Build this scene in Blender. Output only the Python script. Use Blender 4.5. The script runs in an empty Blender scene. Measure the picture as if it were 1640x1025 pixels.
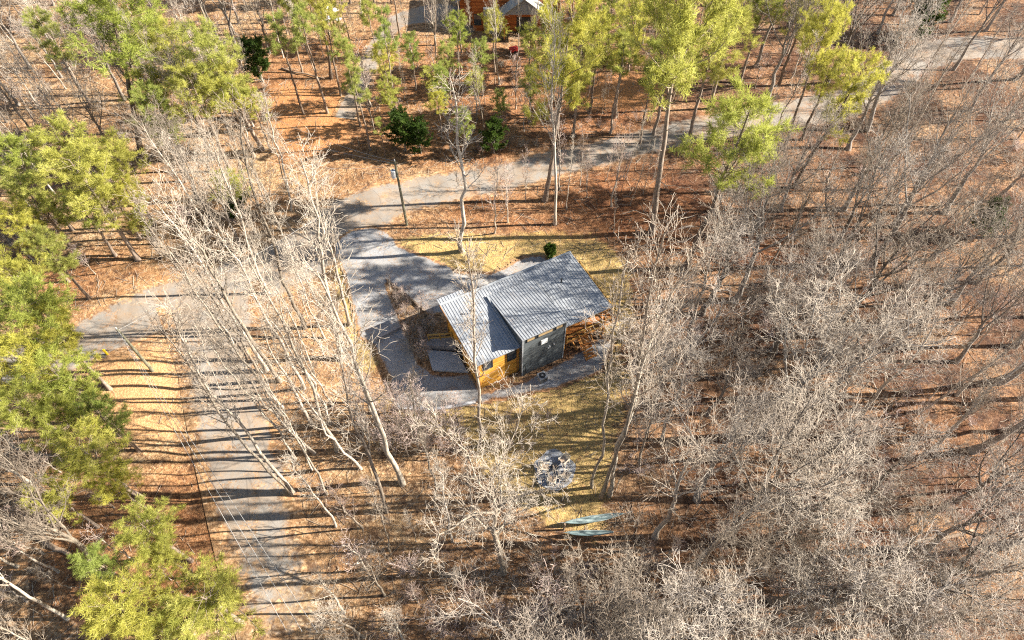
import bpy, bmesh, math, random
import numpy as np
from mathutils import Vector, Matrix, Quaternion
sc = bpy.context.scene
col = sc.collection
R_ = math.radians
PI = math.pi

# ------------------------------------------------------------------ camera
CAM_H, PITCH, FPX = 60.0, R_(55.0), 1093.0
cam = bpy.data.cameras.new("camera"); camo = bpy.data.objects.new("camera", cam); col.objects.link(camo)
camo.location = (0, 0, CAM_H); camo.rotation_euler = (PI/2-PITCH, 0, 0)
cam.sensor_width = 36; cam.lens = FPX/1640*36; cam.clip_end = 3000; cam.clip_start = .5
sc.camera = camo
# ------------------------------------------------------------------ sky, sun, exposure
SUN_EL, SUN_AZ = R_(31), R_(3.0)            # azimuth measured from +X towards +Y
w = bpy.data.worlds.new("World"); sc.world = w; w.use_nodes = True
nt = w.node_tree; bgn = nt.nodes['Background']
sky = nt.nodes.new('ShaderNodeTexSky'); sky.sky_type = 'NISHITA'; sky.sun_disc = False
sky.sun_elevation = SUN_EL; sky.sun_rotation = PI/2-SUN_AZ
nt.links.new(sky.outputs[0], bgn.inputs[0]); bgn.inputs[1].default_value = 0.05
sl = bpy.data.lights.new("sun", 'SUN'); sl.energy = 5.0; sl.angle = R_(.5); sl.color = (1, .93, .82)
so = bpy.data.objects.new("sun", sl); col.objects.link(so)
sv = Vector((math.cos(SUN_EL)*math.cos(SUN_AZ), math.cos(SUN_EL)*math.sin(SUN_AZ), math.sin(SUN_EL)))
so.rotation_euler = sv.to_track_quat('Z', 'Y').to_euler(); so.location = sv*200
sc.view_settings.view_transform = 'Standard'; sc.view_settings.look = 'None'
sc.view_settings.exposure = 1.6; sc.view_settings.gamma = 1
try: sc.cycles.max_bounces = 4; sc.cycles.diffuse_bounces = 1; sc.cycles.transmission_bounces = 1; sc.cycles.glossy_bounces = 1; sc.cycles.use_denoising = False; sc.cycles.filter_width = 1.15
except Exception: pass

# ------------------------------------------------------------------ pixel <-> place
cF = (math.cos(PITCH), -math.sin(PITCH)); cU = (math.sin(PITCH), math.cos(PITCH))
def ray(px, py):
    x = (px-820)/FPX; y = (512.5-py)/FPX
    return Vector((x, cF[0]+cU[0]*y, cF[1]+cU[1]*y))
def P(px, py, z=0.0):
    r = ray(px, py); k = (z-CAM_H)/r.z
    return Vector((r.x*k, r.y*k, z))
def proj(p):
    dx, dy, dz = p[0], p[1], p[2]-CAM_H
    d = dy*cF[0]+dz*cF[1]; u = dy*cU[0]+dz*cU[1]
    return (820+FPX*dx/d, 512.5-FPX*u/d) if d > 1 else (-9999, -9999)
def inpoly(x, y, poly):
    c = False; n = len(poly)
    for i in range(n):
        x1, y1 = poly[i]; x2, y2 = poly[i-1]
        if (y1 > y) != (y2 > y) and x < (x2-x1)*(y-y1)/(y2-y1)+x1: c = not c
    return c
def wpoly(pts): return [(P(a, b).x, P(a, b).y) for a, b in pts]
def segdist(X, Y, poly, closed=True):
    D = np.full(X.shape, 1e9); n = len(poly)
    for i in range(n if closed else n-1):
        x1, y1 = poly[i]; x2, y2 = poly[(i+1) % n]
        dx, dy = x2-x1, y2-y1; L = dx*dx+dy*dy+1e-9
        t = np.clip(((X-x1)*dx+(Y-y1)*dy)/L, 0, 1)
        D = np.minimum(D, np.hypot(X-x1-t*dx, Y-y1-t*dy))
    return D
def inside(X, Y, poly):
    c = np.zeros(X.shape, bool); n = len(poly)
    for i in range(n):
        x1, y1 = poly[i]; x2, y2 = poly[i-1]
        if y1 == y2: continue
        c ^= ((y1 > Y) != (y2 > Y)) & (X < (x2-x1)*(Y-y1)/(y2-y1)+x1)
    return c
def sdist(X, Y, poly):      # + inside, - outside
    d = segdist(X, Y, poly); return np.where(inside(X, Y, poly), d, -d)

# ------------------------------------------------------------------ terrain height
DITCH = [P(282, 548), P(286, 600), P(292, 680), P(300, 760), P(303, 860), P(318, 930), P(360, 1010), P(400, 1080)]
dy_ = np.array([p.y for p in DITCH])[::-1]; dx_ = np.array([p.x for p in DITCH])[::-1]
def hz(x, y):
    x = np.asarray(x, float); y = np.asarray(y, float)
    h = .10*np.sin(x*.21+1)*np.cos(y*.17)+.06*np.sin(x*.5+y*.37)
    xd = np.interp(y, dy_, dx_); s = xd-x
    f = np.clip((dy_[-1]+1-y)/3, 0, 1)
    sm = np.clip(s/6, 0, 1); sm = sm*sm*(3-2*sm)
    h = h+f*(.9*sm-.22*np.exp(-(s/1.1)**2))
    # lawn falls gently towards the woods behind, wooded bank right of the drive
    return h
def hs(x, y): return float(hz(x, y))

# ------------------------------------------------------------------ tagging helpers
def tag(o, label=None, cat=None, group=None, kind=None):
    if label: o['label'] = label
    if cat: o['category'] = cat
    if group: o['group'] = group
    if kind: o['kind'] = kind
    return o
def empty(name, loc=(0, 0, 0), rz=0):
    o = bpy.data.objects.new(name, None); col.objects.link(o); o.empty_display_size = .3
    o.location = loc; o.rotation_euler = (0, 0, rz); return o
def mesh_obj(name, V, F, mat, parent=None, smooth=False, attrs=None):
    me = bpy.data.meshes.new(name)
    if isinstance(F, np.ndarray):
        k = F.shape[1]; me.vertices.add(len(V)); me.vertices.foreach_set('co', np.asarray(V, np.float32).ravel())
        me.loops.add(F.size); me.loops.foreach_set('vertex_index', F.ravel().astype(np.int32))
        me.polygons.add(len(F)); me.polygons.foreach_set('loop_start', np.arange(0, F.size, k, dtype=np.int32))
        me.polygons.foreach_set('loop_total', np.full(len(F), k, np.int32)); me.update(calc_edges=True)
    else:
        me.from_pydata([tuple(v) for v in V], [], [tuple(f) for f in F]); me.update()
    if smooth: me.polygons.foreach_set('use_smooth', [True]*len(me.polygons))
    for k, a in (attrs or {}).items():
        at = me.attributes.new(k, 'FLOAT', 'POINT'); at.data.foreach_set('value', np.asarray(a, np.float32))
    me.materials.append(mat)
    o = bpy.data.objects.new(name, me); col.objects.link(o)
    if parent: o.parent = parent
    return o
class MB:
    """collects boxes, bars and tubes into ONE mesh"""
    def __init__(s): s.V = []; s.F = []
    def box(s, x0, x1, y0, y1, z0, z1):
        b = len(s.V)
        s.V += [(x0,y0,z0),(x1,y0,z0),(x1,y1,z0),(x0,y1,z0),(x0,y0,z1),(x1,y0,z1),(x1,y1,z1),(x0,y1,z1)]
        s.F += [(b,b+3,b+2,b+1),(b+4,b+5,b+6,b+7),(b,b+1,b+5,b+4),(b+1,b+2,b+6,b+5),(b+2,b+3,b+7,b+6),(b+3,b,b+4,b+7)]
        return s
    def bar(s, a, b, wd, ht, roll=0):
        a = Vector(a); b = Vector(b); d = (b-a).normalized(); ref = Vector((0,0,1)) if abs(d.z) < .95 else Vector((1,0,0))
        e = d.cross(ref).normalized(); f = e.cross(d)
        k = len(s.V)
        for p in (a, b):
            for u, v in ((-1,-1),(1,-1),(1,1),(-1,1)): s.V.append(tuple(p+e*u*wd/2+f*v*ht/2))
        s.F += [(k,k+1,k+2,k+3),(k+7,k+6,k+5,k+4),(k,k+4,k+5,k+1),(k+1,k+5,k+6,k+2),(k+2,k+6,k+7,k+3),(k+3,k+7,k+4,k)]
        return s
    def tube(s, pts, rad, n=8, cap=True):
        if not hasattr(rad, '__len__'): rad = [rad]*len(pts)
        k = len(s.V); pts = [Vector(p) for p in pts]
        for i, p in enumerate(pts):
            d = (pts[min(i+1, len(pts)-1)]-pts[max(i-1, 0)]).normalized()
            ref = Vector((0,0,1)) if abs(d.z) < .9 else Vector((1,0,0))
            e = d.cross(ref).normalized(); f = e.cross(d)
            for j in range(n):
                a = 2*PI*j/n; s.V.append(tuple(p+(e*math.cos(a)+f*math.sin(a))*rad[i]))
        for i in range(len(pts)-1):
            for j in range(n):
                a = k+i*n+j; b = k+i*n+(j+1) % n; s.F.append((a, b, b+n, a+n))
        if cap:
            s.F.append(tuple(range(k, k+n))[::-1]); s.F.append(tuple(range(k+(len(pts)-1)*n, k+len(pts)*n)))
        return s
    def quad(s, a, b, c, d): k = len(s.V); s.V += [tuple(a), tuple(b), tuple(c), tuple(d)]; s.F.append((k,k+1,k+2,k+3)); return s
    def prism(s, pts, z0, z1):
        k = len(s.V); n = len(pts)
        s.V += [(x, y, z0) for x, y in pts]+[(x, y, z1) for x, y in pts]
        s.F.append(tuple(range(k, k+n))[::-1]); s.F.append(tuple(range(k+n, k+2*n)))
        for i in range(n): j = (i+1) % n; s.F.append((k+i, k+j, k+n+j, k+n+i))
        return s
    def build(s, name, mat, parent=None, smooth=False): return mesh_obj(name, s.V, s.F, mat, parent, smooth)

# ------------------------------------------------------------------ materials
class N:
    def __init__(s, name):
        s.m = bpy.data.materials.new(name); s.m.use_nodes = True; s.t = s.m.node_tree
        s.b = s.t.nodes['Principled BSDF']; s.b.inputs['Roughness'].default_value = .85
        s.b.inputs['Specular IOR Level'].default_value = .25
    def n(s, ty, **kw):
        x = s.t.nodes.new(ty)
        for k, v in kw.items():
            if k.startswith('i_'): x.inputs[k[2:].replace('_', ' ')].default_value = v
            else: setattr(x, k, v)
        return x
    def l(s, a, b): s.t.links.new(a, b)
    def pos(s, world=True):
        if world: return s.n('ShaderNodeNewGeometry').outputs['Position']
        return s.n('ShaderNodeTexCoord').outputs['Object']
    def noise(s, scale, det=4, rough=.6, vec=None, dist=0):
        x = s.n('ShaderNodeTexNoise', i_Scale=scale, i_Detail=det, i_Roughness=rough, i_Distortion=dist)
        if vec is not None: s.l(vec, x.inputs['Vector'])
        return x.outputs['Fac']
    def ramp(s, fac, stops, interp='LINEAR'):
        x = s.n('ShaderNodeValToRGB'); r = x.color_ramp; r.interpolation = interp
        while len(r.elements) < len(stops): r.elements.new(.5)
        for e, (p, c) in zip(r.elements, stops): e.position = p; e.color = tuple(c)+(1,) if hasattr(c, '__len__') else (c, c, c, 1)
        s.l(fac, x.inputs[0]); return x.outputs[0]
    def mix(s, f, a, b, mode='MIX'):
        x = s.n('ShaderNodeMix', data_type='RGBA', blend_type=mode)
        for sock, v in ((x.inputs[0], f), (x.inputs[6], a), (x.inputs[7], b)):
            if hasattr(v, 'links') or hasattr(v, 'is_linked'): s.l(v, sock)
            elif hasattr(v, '__len__'): sock.default_value = tuple(v)+(1,)
            else: sock.default_value = v
        return x.outputs[2]
    def math(s, op, a, b=0, c=0):
        x = s.n('ShaderNodeMath', operation=op)
        for i, v in enumerate((a, b, c)):
            if hasattr(v, 'is_linked'): s.l(v, x.inputs[i])
            else: x.inputs[i].default_value = v
        return x.outputs[0]
    def bump(s, h, strength=.5, dist=.05):
        x = s.n('ShaderNodeBump', i_Strength=strength, i_Distance=dist); s.l(h, x.inputs['Height']); s.l(x.outputs[0], s.b.inputs['Normal'])
    def out(s, c): s.l(c, s.b.inputs['Base Color']); return s.m
def simple(name, c, var=.25, scale=3, rough=.85, metal=0, det=5, bump=0):
    k = N(name); f = k.noise(scale, det, .65, k.pos())
    lo = tuple(x*(1-var) for x in c); hi = tuple(min(1, x*(1+var)) for x in c)
    k.b.inputs['Roughness'].default_value = rough; k.b.inputs['Metallic'].default_value = metal
    if bump: k.bump(f, bump, .05)
    return k.out(k.ramp(f, [(.3, lo), (.7, hi)]))

def litter(k, p):
    """oak leaf litter: blotches of rust, brown and pale tan leaves"""
    v = k.n('ShaderNodeTexVoronoi', i_Scale=5.2, i_Randomness=1.0); k.l(p, v.inputs['Vector'])
    vc = k.n('ShaderNodeSeparateColor'); k.l(v.outputs['Color'], vc.inputs[0])
    leaf = k.ramp(vc.outputs[0], [(0, (.11,.065,.035)), (.3, (.31,.175,.085)), (.6, (.48,.30,.155)), (.85, (.63,.44,.26)), (1, (.80,.64,.45))])
    n2 = k.noise(9, 3, .7, p)
    leaf = k.mix(.5, leaf, k.ramp(n2, [(.32, (.16,.09,.045)), (.5, (.47,.29,.15)), (.68, (.76,.56,.36))]))
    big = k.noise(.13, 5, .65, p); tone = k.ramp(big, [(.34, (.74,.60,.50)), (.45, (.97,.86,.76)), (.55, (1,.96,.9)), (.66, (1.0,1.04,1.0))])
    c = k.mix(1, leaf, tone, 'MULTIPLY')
    mid = k.noise(.8, 7, .75, p, .6)
    c = k.mix(k.ramp(mid, [(.40, .85), (.50, 0)]), c, (.12,.065,.038))
    dr = k.noise(1.7, 6, .75, p, .8)
    c = k.mix(k.ramp(dr, [(.56, 0), (.68, .7)]), c, (.78,.58,.38))
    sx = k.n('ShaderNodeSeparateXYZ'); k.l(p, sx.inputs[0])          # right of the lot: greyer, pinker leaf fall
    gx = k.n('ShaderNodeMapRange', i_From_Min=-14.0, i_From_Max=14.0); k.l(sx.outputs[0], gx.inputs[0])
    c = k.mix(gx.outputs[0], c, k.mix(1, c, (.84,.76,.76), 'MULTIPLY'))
    dk = k.n('ShaderNodeMapRange', i_From_Min=10.0, i_From_Max=24.0); k.l(sx.outputs[0], dk.inputs[0])  # shade of the gaps in the right wood, painted as dark litter patches
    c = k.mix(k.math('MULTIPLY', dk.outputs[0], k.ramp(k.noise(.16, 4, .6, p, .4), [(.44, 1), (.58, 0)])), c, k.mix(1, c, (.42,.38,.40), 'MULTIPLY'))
    return c, v.outputs['Distance']
def strawc(k, p):
    mp = k.n('ShaderNodeMapping'); mp.inputs['Scale'].default_value = (1, 2.2, 1); mp.inputs['Rotation'].default_value = (0, 0, .5); k.l(p, mp.inputs[0])
    f = k.noise(7, 5, .75, mp.outputs[0]); c = k.ramp(f, [(.3, (.22,.14,.05)), (.46, (.50,.34,.12)), (.6, (.72,.52,.22)), (.75, (.86,.68,.36))])
    g = k.noise(.5, 4, .65, p)
    return k.mix(k.ramp(g, [(.5, 0), (.68, .25)]), c, (.34,.22,.10))
def mask(k, attr, p, lo=.35, hi=.65, amp=.9, scale=1.3):
    a = k.n('ShaderNodeAttribute', attribute_name=attr).outputs['Fac']
    f = k.noise(scale, 6, .7, p); s = k.math('ADD', a, k.math('MULTIPLY', k.math('SUBTRACT', f, .5), amp))
    return k.ramp(s, [(lo, 0), (hi, 1)])
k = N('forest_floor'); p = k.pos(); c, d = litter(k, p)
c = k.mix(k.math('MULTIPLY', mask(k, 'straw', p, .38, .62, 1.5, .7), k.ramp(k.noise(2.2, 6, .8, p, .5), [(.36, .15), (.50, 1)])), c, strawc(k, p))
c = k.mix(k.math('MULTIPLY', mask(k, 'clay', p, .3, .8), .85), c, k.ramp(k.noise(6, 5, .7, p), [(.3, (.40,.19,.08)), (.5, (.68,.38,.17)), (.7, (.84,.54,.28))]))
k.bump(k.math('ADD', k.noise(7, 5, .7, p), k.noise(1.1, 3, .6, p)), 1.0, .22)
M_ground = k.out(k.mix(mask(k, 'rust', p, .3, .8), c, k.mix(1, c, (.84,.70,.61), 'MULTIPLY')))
def roadmat(name, lo, hi, tint, stain, scale=14, edge=(.34, .62, 1.5), spill=.9):
    k = N(name); p = k.pos(); f = k.noise(scale, 5, .75, p)
    base = k.ramp(f, [(.3, lo), (.7, hi)])
    g = k.noise(.35, 5, .65, p); base = k.mix(k.ramp(g, [(.42, .0), (.62, stain)]), base, tint)
    mp = k.n('ShaderNodeMapping'); mp.inputs['Scale'].default_value = (.6, .6, .6); k.l(p, mp.inputs[0])
    cr = k.n('ShaderNodeTexVoronoi', feature='DISTANCE_TO_EDGE', i_Scale=.55); k.l(mp.outputs[0], cr.inputs['Vector'])
    base = k.mix(k.ramp(cr.outputs['Distance'], [(.004, .35), (.02, 0)]), base, (.12,.11,.10))
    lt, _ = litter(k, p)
    base = k.mix(mask(k, 'edge', p, edge[0], edge[1], edge[2], .9), lt, base)
    base = k.mix(1, base, k.ramp(k.noise(.22, 5, .7, p, .5), [(.3, (.74,.72,.70)), (.55, (1,.98,.96)), (.7, (1.1,1.08,1.05))]), 'MULTIPLY')
    sp = k.noise(6, 5, .8, p); s2 = k.noise(.5, 4, .7, p); sp = k.math('ADD', sp, k.math('MULTIPLY', k.math('SUBTRACT', s2, .5), spill))
    base = k.mix(k.ramp(sp, [(.54, 0), (.64, .8)]), base, lt)
    k.bump(f, .35, .03); return k.out(base)
M_road = roadmat('asphalt', (.23,.215,.195), (.40,.365,.325), (.36,.27,.19), .8)
M_drive = roadmat('gravel', (.22,.228,.24), (.50,.51,.53), (.36,.34,.31), .6, 9, (.30, .52, 1.2), .5)
M_conc = simple('concrete', (.46,.46,.47), .16, 2.0, bump=.1)
M_conc2 = simple('stained_concrete', (.34,.31,.30), .2, 1.4)

def barkmat(name, c1, c2, c3, sc_=5):
    k = N(name); p = k.pos(False); oi = k.n('ShaderNodeObjectInfo').outputs['Random']
    mp = k.n('ShaderNodeMapping'); mp.inputs['Scale'].default_value = (1, 1, .35); k.l(p, mp.inputs[0])
    f = k.noise(sc_, 5, .7, mp.outputs[0]); c = k.ramp(f, [(.3, c1), (.55, c2), (.75, c3)])
    t = k.ramp(oi, [(0, (.46,.42,.38)), (.35, (.80,.75,.69)), (.7, (1.02,.99,.95)), (1, (1.1,1.08,1.04))]); k.bump(f, .5, .03)
    return k.out(k.mix(1, c, t, 'MULTIPLY'))
M_bark = barkmat('pale_bark', (.30,.25,.20), (.56,.50,.43), (.74,.69,.62))
M_barkw = barkmat('white_bark', (.22,.19,.15), (.50,.45,.38), (.70,.65,.57))
M_barkg = barkmat('grey_bark', (.19,.17,.15), (.36,.33,.30), (.50,.47,.43))
M_barkp = barkmat('pine_bark', (.17,.12,.09), (.33,.27,.22), (.48,.42,.37))
M_twig = barkmat('twigs', (.38,.33,.27), (.58,.51,.43), (.72,.65,.56), 2)
M_twigg = barkmat('grey_twigs', (.34,.29,.25), (.53,.47,.41), (.68,.61,.54), 2)
M_twigp = barkmat('reddish_twigs', (.42,.32,.29), (.62,.50,.46), (.76,.66,.61), 2)
def needlemat(name, c1, c2, c3, tr=.5):
    k = N(name); p = k.pos(False); oi = k.n('ShaderNodeObjectInfo').outputs['Random']
    f = k.noise(.8, 4, .75, p); c = k.ramp(f, [(.3, c1), (.52, c2), (.72, c3)])
    t = k.ramp(oi, [(0, (.78,.90,.82)), (.5, (1,1,1)), (1, (1.10,1.06,.85))]); c = k.mix(1, c, t, 'MULTIPLY'); k.out(c)
    k.b.inputs['Roughness'].default_value = .6
    tl = k.n('ShaderNodeBsdfTranslucent'); k.l(c, tl.inputs[0]); ms = k.n('ShaderNodeMixShader'); ms.inputs[0].default_value = tr
    k.l(k.b.outputs[0], ms.inputs[1]); k.l(tl.outputs[0], ms.inputs[2]); k.l(ms.outputs[0], k.t.nodes['Material Output'].inputs[0]); return k.m
M_needle = needlemat('pine_needles', (.30,.31,.06), (.60,.58,.13), (.82,.80,.29))
M_needle2 = needlemat('green_needles', (.26,.29,.06), (.51,.53,.14), (.72,.72,.27))
M_dark = needlemat('dark_foliage', (.03,.06,.012), (.07,.12,.02), (.14,.21,.04))

def metalroof():
    k = N('corrugated_roof'); p = k.pos(False); f = k.noise(1.2, 5, .65, p)
    c = k.ramp(f, [(.3, (.27,.29,.32)), (.7, (.41,.43,.455))])
    s = k.n('ShaderNodeTexNoise', i_Scale=3.0, i_Detail=3.0); mp = k.n('ShaderNodeMapping'); mp.inputs['Scale'].default_value = (3, .15, 1); k.l(p, mp.inputs[0]); k.l(mp.outputs[0], s.inputs['Vector'])
    c = k.mix(k.ramp(s.outputs['Fac'], [(.5, 0), (.7, .4)]), c, (.24,.22,.20))
    lf = k.math('ADD', k.noise(7, 4, .8, p), k.math('MULTIPLY', k.math('SUBTRACT', k.noise(.6, 3, .6, p), .5), .5))
    c = k.mix(k.ramp(lf, [(.66, 0), (.70, .8)]), c, (.34,.20,.11))
    k.b.inputs['Metallic'].default_value = .0; k.b.inputs['Roughness'].default_value = .6; k.b.inputs['Specular IOR Level'].default_value = .2; return k.out(c)
M_roof = metalroof()
def plank(name, c1, c2, c3, pitch=.18, axis=2, gap=(.12,.05,.02)):
    k = N(name); p = k.pos(False); sp = k.n('ShaderNodeSeparateXYZ'); k.l(p, sp.inputs[0]); z = sp.outputs[axis]
    q = k.math('DIVIDE', z, pitch); fr = k.math('FRACT', q); fl = k.math('FLOOR', q)
    wn = k.n('ShaderNodeTexWhiteNoise', noise_dimensions='1D'); k.l(fl, wn.inputs['W'])
    mp = k.n('ShaderNodeMapping'); s = [.5, .5, .5]; s[axis] = 6; mp.inputs['Scale'].default_value = s; k.l(p, mp.inputs[0])
    g = k.noise(3.5, 5, .7, mp.outputs[0]); v = k.math('ADD', k.math('MULTIPLY', wn.outputs[0], .45), k.math('MULTIPLY', g, .6))
    c = k.ramp(v, [(.25, c1), (.5, c2), (.8, c3)]); c = k.mix(k.ramp(fr, [(0, 1), (.09, 0), (1, 0)]), c, gap)
    k.b.inputs['Roughness'].default_value = .55; return k.out(c)
M_wood = plank('honey_siding', (.60,.25,.04), (.84,.40,.06), (.93,.52,.11))
M_gray = plank('grey_siding', (.10,.115,.125), (.125,.142,.15), (.15,.165,.175), .2, 2, (.05,.06,.065))
M_cedar = plank('cedar', (.36,.12,.03), (.55,.21,.055), (.68,.30,.09), .14, 1)
M_cedarp = simple('cedar_post', (.52,.24,.07), .3, 6)
M_timber = simple('yellow_timber', (.62,.36,.10), .25, 5)
M_frame = simple('black_frame', (.05,.055,.06), .2, 3, .5)
M_white = simple('white_paint', (.75,.75,.74), .08, 3, .6)
M_metal = simple('grey_metal', (.36,.38,.40), .15, 4, .5)
M_darkm = simple('dark_metal', (.035,.037,.04), .2, 4, .5)
M_pole = simple('creosote_pole', (.20,.19,.13), .35, 3)
M_log = simple('dead_wood', (.33,.24,.17), .35, 4)
M_chair = simple('chair_wood', (.80,.70,.54), .12, 5)
M_chairseat = simple('chair_cushion', (.62,.46,.32), .15, 5)
M_red = simple('red_paint', (.55,.06,.05), .2, 3)
M_yellow = simple('yellow_paint', (.85,.62,.03), .1, 3)
M_teal = plank('striped_fabric', (.10,.15,.16), (.20,.27,.27), (.40,.46,.45), .10, 1, (.05,.10,.11))
M_redwall = plank('red_log_wall', (.30,.08,.025), (.45,.13,.035), (.55,.20,.06), .25)
M_shingle = simple('grey_shingle', (.40,.39,.36), .25, 5)
M_wire = simple('wire', (.45,.44,.42), .1, 3)
kk = N('glass'); kk.b.inputs['Base Color'].default_value = (.05,.06,.07,1); kk.b.inputs['Roughness'].default_value = .08; kk.b.inputs['Specular IOR Level'].default_value = .8; M_glass = kk.m
k = N('flagstone'); p = k.pos(); v = k.n('ShaderNodeTexVoronoi', i_Scale=2.2); k.l(p, v.inputs['Vector']); e = k.n('ShaderNodeTexVoronoi', feature='DISTANCE_TO_EDGE', i_Scale=2.2); k.l(p, e.inputs['Vector'])
sp = k.n('ShaderNodeSeparateColor'); k.l(v.outputs['Color'], sp.inputs[0])
c = k.ramp(sp.outputs[0], [(0, (.24,.255,.28)), (1, (.46,.48,.52))]); M_flag = k.out(k.mix(k.ramp(e.outputs['Distance'], [(.02, 1), (.06, 0)]), c, (.16,.16,.15)))

# ------------------------------------------------------------------ ground
ROAD1 = [(-60,640),(60,585),(150,545),(240,500),(330,470),(420,440),(500,398),(565,350),(640,318),(720,300),(800,285),(880,264),(960,245),(1040,225),(1120,207),(1200,195),(1290,178),(1360,162),(1420,130),(1465,98),(1540,76),(1640,80),(1780,90)]
W1 = [6.2,6.2,6.2,6.2,6.6,7.0,7.4,7.4,5.4,4.6,4.3,4.2,4.2,4.2,4.4,5.0,5.4,5.4,5.4,5.4,5.4,5.4,5.4]
ROAD2 = [(335,470),(343,520),(352,580),(372,680),(398,780),(415,850),(435,920),(465,1000),(500,1080),(540,1180)]
W2 = [9,7.5,6.0,5.8,5.8,5.6,5.6,6,6,6]
BDRIVE = [(552,190),(566,160),(590,105),(612,62),(640,34),(690,22),(730,30),(765,48)]
DRIVE = wpoly([(536,392),(560,372),(600,366),(622,378),(638,398),(712,428),(735,439),(785,440),(812,430),(838,414),(866,412),(885,424),(900,470),(760,560),(706,500),(682,499),(666,484),(619,447),(614,456),(640,518),(655,548),(668,585),(700,604),(750,600),(770,634),(840,614),(900,584),(962,544),(980,552),(962,592),(892,620),(762,644),(690,657),(636,652),(625,600),(600,550),(580,540),(554,436),(540,410)])
STRAW = [wpoly(q) for q in (
  [(640,385),(720,372),(800,378),(870,370),(960,380),(1010,430),(1015,520),(985,560),(905,470),(880,420),(835,410),(780,445),(730,445),(640,405)],
  [(528,405),(548,400),(600,545),(600,600),(575,590),(548,500)],
  [(640,640),(900,605),(985,560),(1010,600),(985,700),(960,860),(900,850),(800,790),(740,700),(660,690),(610,640)])]
CLAY = [wpoly(q) for q in ([(130,590),(280,550),(292,690),(230,720),(150,640)], [(105,520),(170,480),(300,425),(420,415),(430,435),(300,445),(150,520),(100,560)], [(440,130),(560,150),(560,230),(470,260),(430,200)], [(900,110),(1060,120),(1050,170),(900,180)])]
def grid(x0, x1, y0, y1, st, z0=0):
    xs = np.arange(x0, x1+st*.5, st); ys = np.arange(y0, y1+st*.5, st); X, Y = np.meshgrid(xs, ys)
    nx, ny = len(xs), len(ys); i = np.arange(nx*ny).reshape(ny, nx)
    F = np.stack([i[:-1,:-1], i[:-1,1:], i[1:,1:], i[1:,:-1]], -1).reshape(-1, 4)
    return X.ravel(), Y.ravel(), F
# one sheet: fine in the middle, stretched rows out to the horizon
xs = np.concatenate([[-1500,-700,-350,-200,-140], np.arange(-110, 110.1, .7), [140,200,350,700,1500]])
ys = np.concatenate([[-1500,-700,-300,-120,-50,-20], np.arange(-5, 125.1, .7), [140,180,300,700,1800]])
X, Y = np.meshgrid(xs, ys); nx, ny = len(xs), len(ys); i = np.arange(nx*ny).reshape(ny, nx)
F = np.stack([i[:-1,:-1], i[:-1,1:], i[1:,1:], i[1:,:-1]], -1).reshape(-1, 4); X = X.ravel(); Y = Y.ravel()
st = np.max([np.clip(sdist(X, Y, q)/3.2+.5, 0, .95) for q in STRAW], 0)
RUST = [wpoly(q) for q in ([(400,60),(700,60),(1080,120),(1040,195),(760,270),(560,270),(440,260)], [(680,330),(1040,250),(1180,330),(1300,420),(1180,440),(940,385),(760,372)], [(20,380),(330,420),(200,470),(60,500)], [(310,700),(460,830),(300,1000),(60,1000),(100,800)])]
ru = np.max([np.clip(sdist(X, Y, q)/6.+.5, 0, 1) for q in RUST], 0)
cl = np.max([np.clip(sdist(X, Y, q)/3.+.5, 0, 1) for q in CLAY], 0)
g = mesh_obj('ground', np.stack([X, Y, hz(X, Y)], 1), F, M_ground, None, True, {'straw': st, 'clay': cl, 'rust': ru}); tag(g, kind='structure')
def catmull(pts, ws, n=8):
    out = []
    for i in range(len(pts)-1):
        p0 = pts[max(i-1, 0)]; p1 = pts[i]; p2 = pts[i+1]; p3 = pts[min(i+2, len(pts)-1)]
        for j in range(n):
            t = j/n; q = tuple(.5*((2*p1[k])+(-p0[k]+p2[k])*t+(2*p0[k]-5*p1[k]+4*p2[k]-p3[k])*t*t+(-p0[k]+3*p1[k]-3*p2[k]+p3[k])*t**3) for k in (0, 1))
            out.append((q[0], q[1], ws[i]*(1-t)+ws[i+1]*t))
    out.append((pts[-1][0], pts[-1][1], ws[-1])); return out
ROADW = []
def ribbon(name, pxs, ws, mat, off, over=1.3, end=None):
    c = catmull([(P(a, b).x, P(a, b).y) for a, b in pxs], ws); V = []; A = []; K = 11; F = []
    ROADW.append([(q[0], q[1], q[2]) for q in c])
    for i, (x, y, wd) in enumerate(c):
        a = c[max(i-1, 0)]; b = c[min(i+1, len(c)-1)]; d = Vector((b[0]-a[0], b[1]-a[1])).normalized(); nrm = (-d.y, d.x)
        for j in range(K):
            s = (j/(K-1)*2-1); W = wd/2+over*.5; fade = 1 if end is None else min(1, max(0, (y-end[0])/(end[1]-end[0])))
            xx, yy = x+nrm[0]*s*W, y+nrm[1]*s*W; V.append((xx, yy, hs(xx, yy)+off)); A.append(min(1, max(0, (1-abs(s))*W/over))*(.3+.7*fade))
    for i in range(len(c)-1):
        for j in range(K-1): a = i*K+j; F.append((a, a+1, a+K+1, a+K))
    o = mesh_obj(name, V, F, mat, None, True, {'edge': A}); tag(o, kind='structure'); return o
ribbon('road', ROAD1, W1, M_road, .05, 1.7)
ribbon('side_road', ROAD2, W2, M_road, .055, 2.4, (9, 26))
ribbon('driveway_far', BDRIVE, [2.6,2.6,2.6,2.8,3.5,5,6,6], M_road, .05, 1.1)
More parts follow.
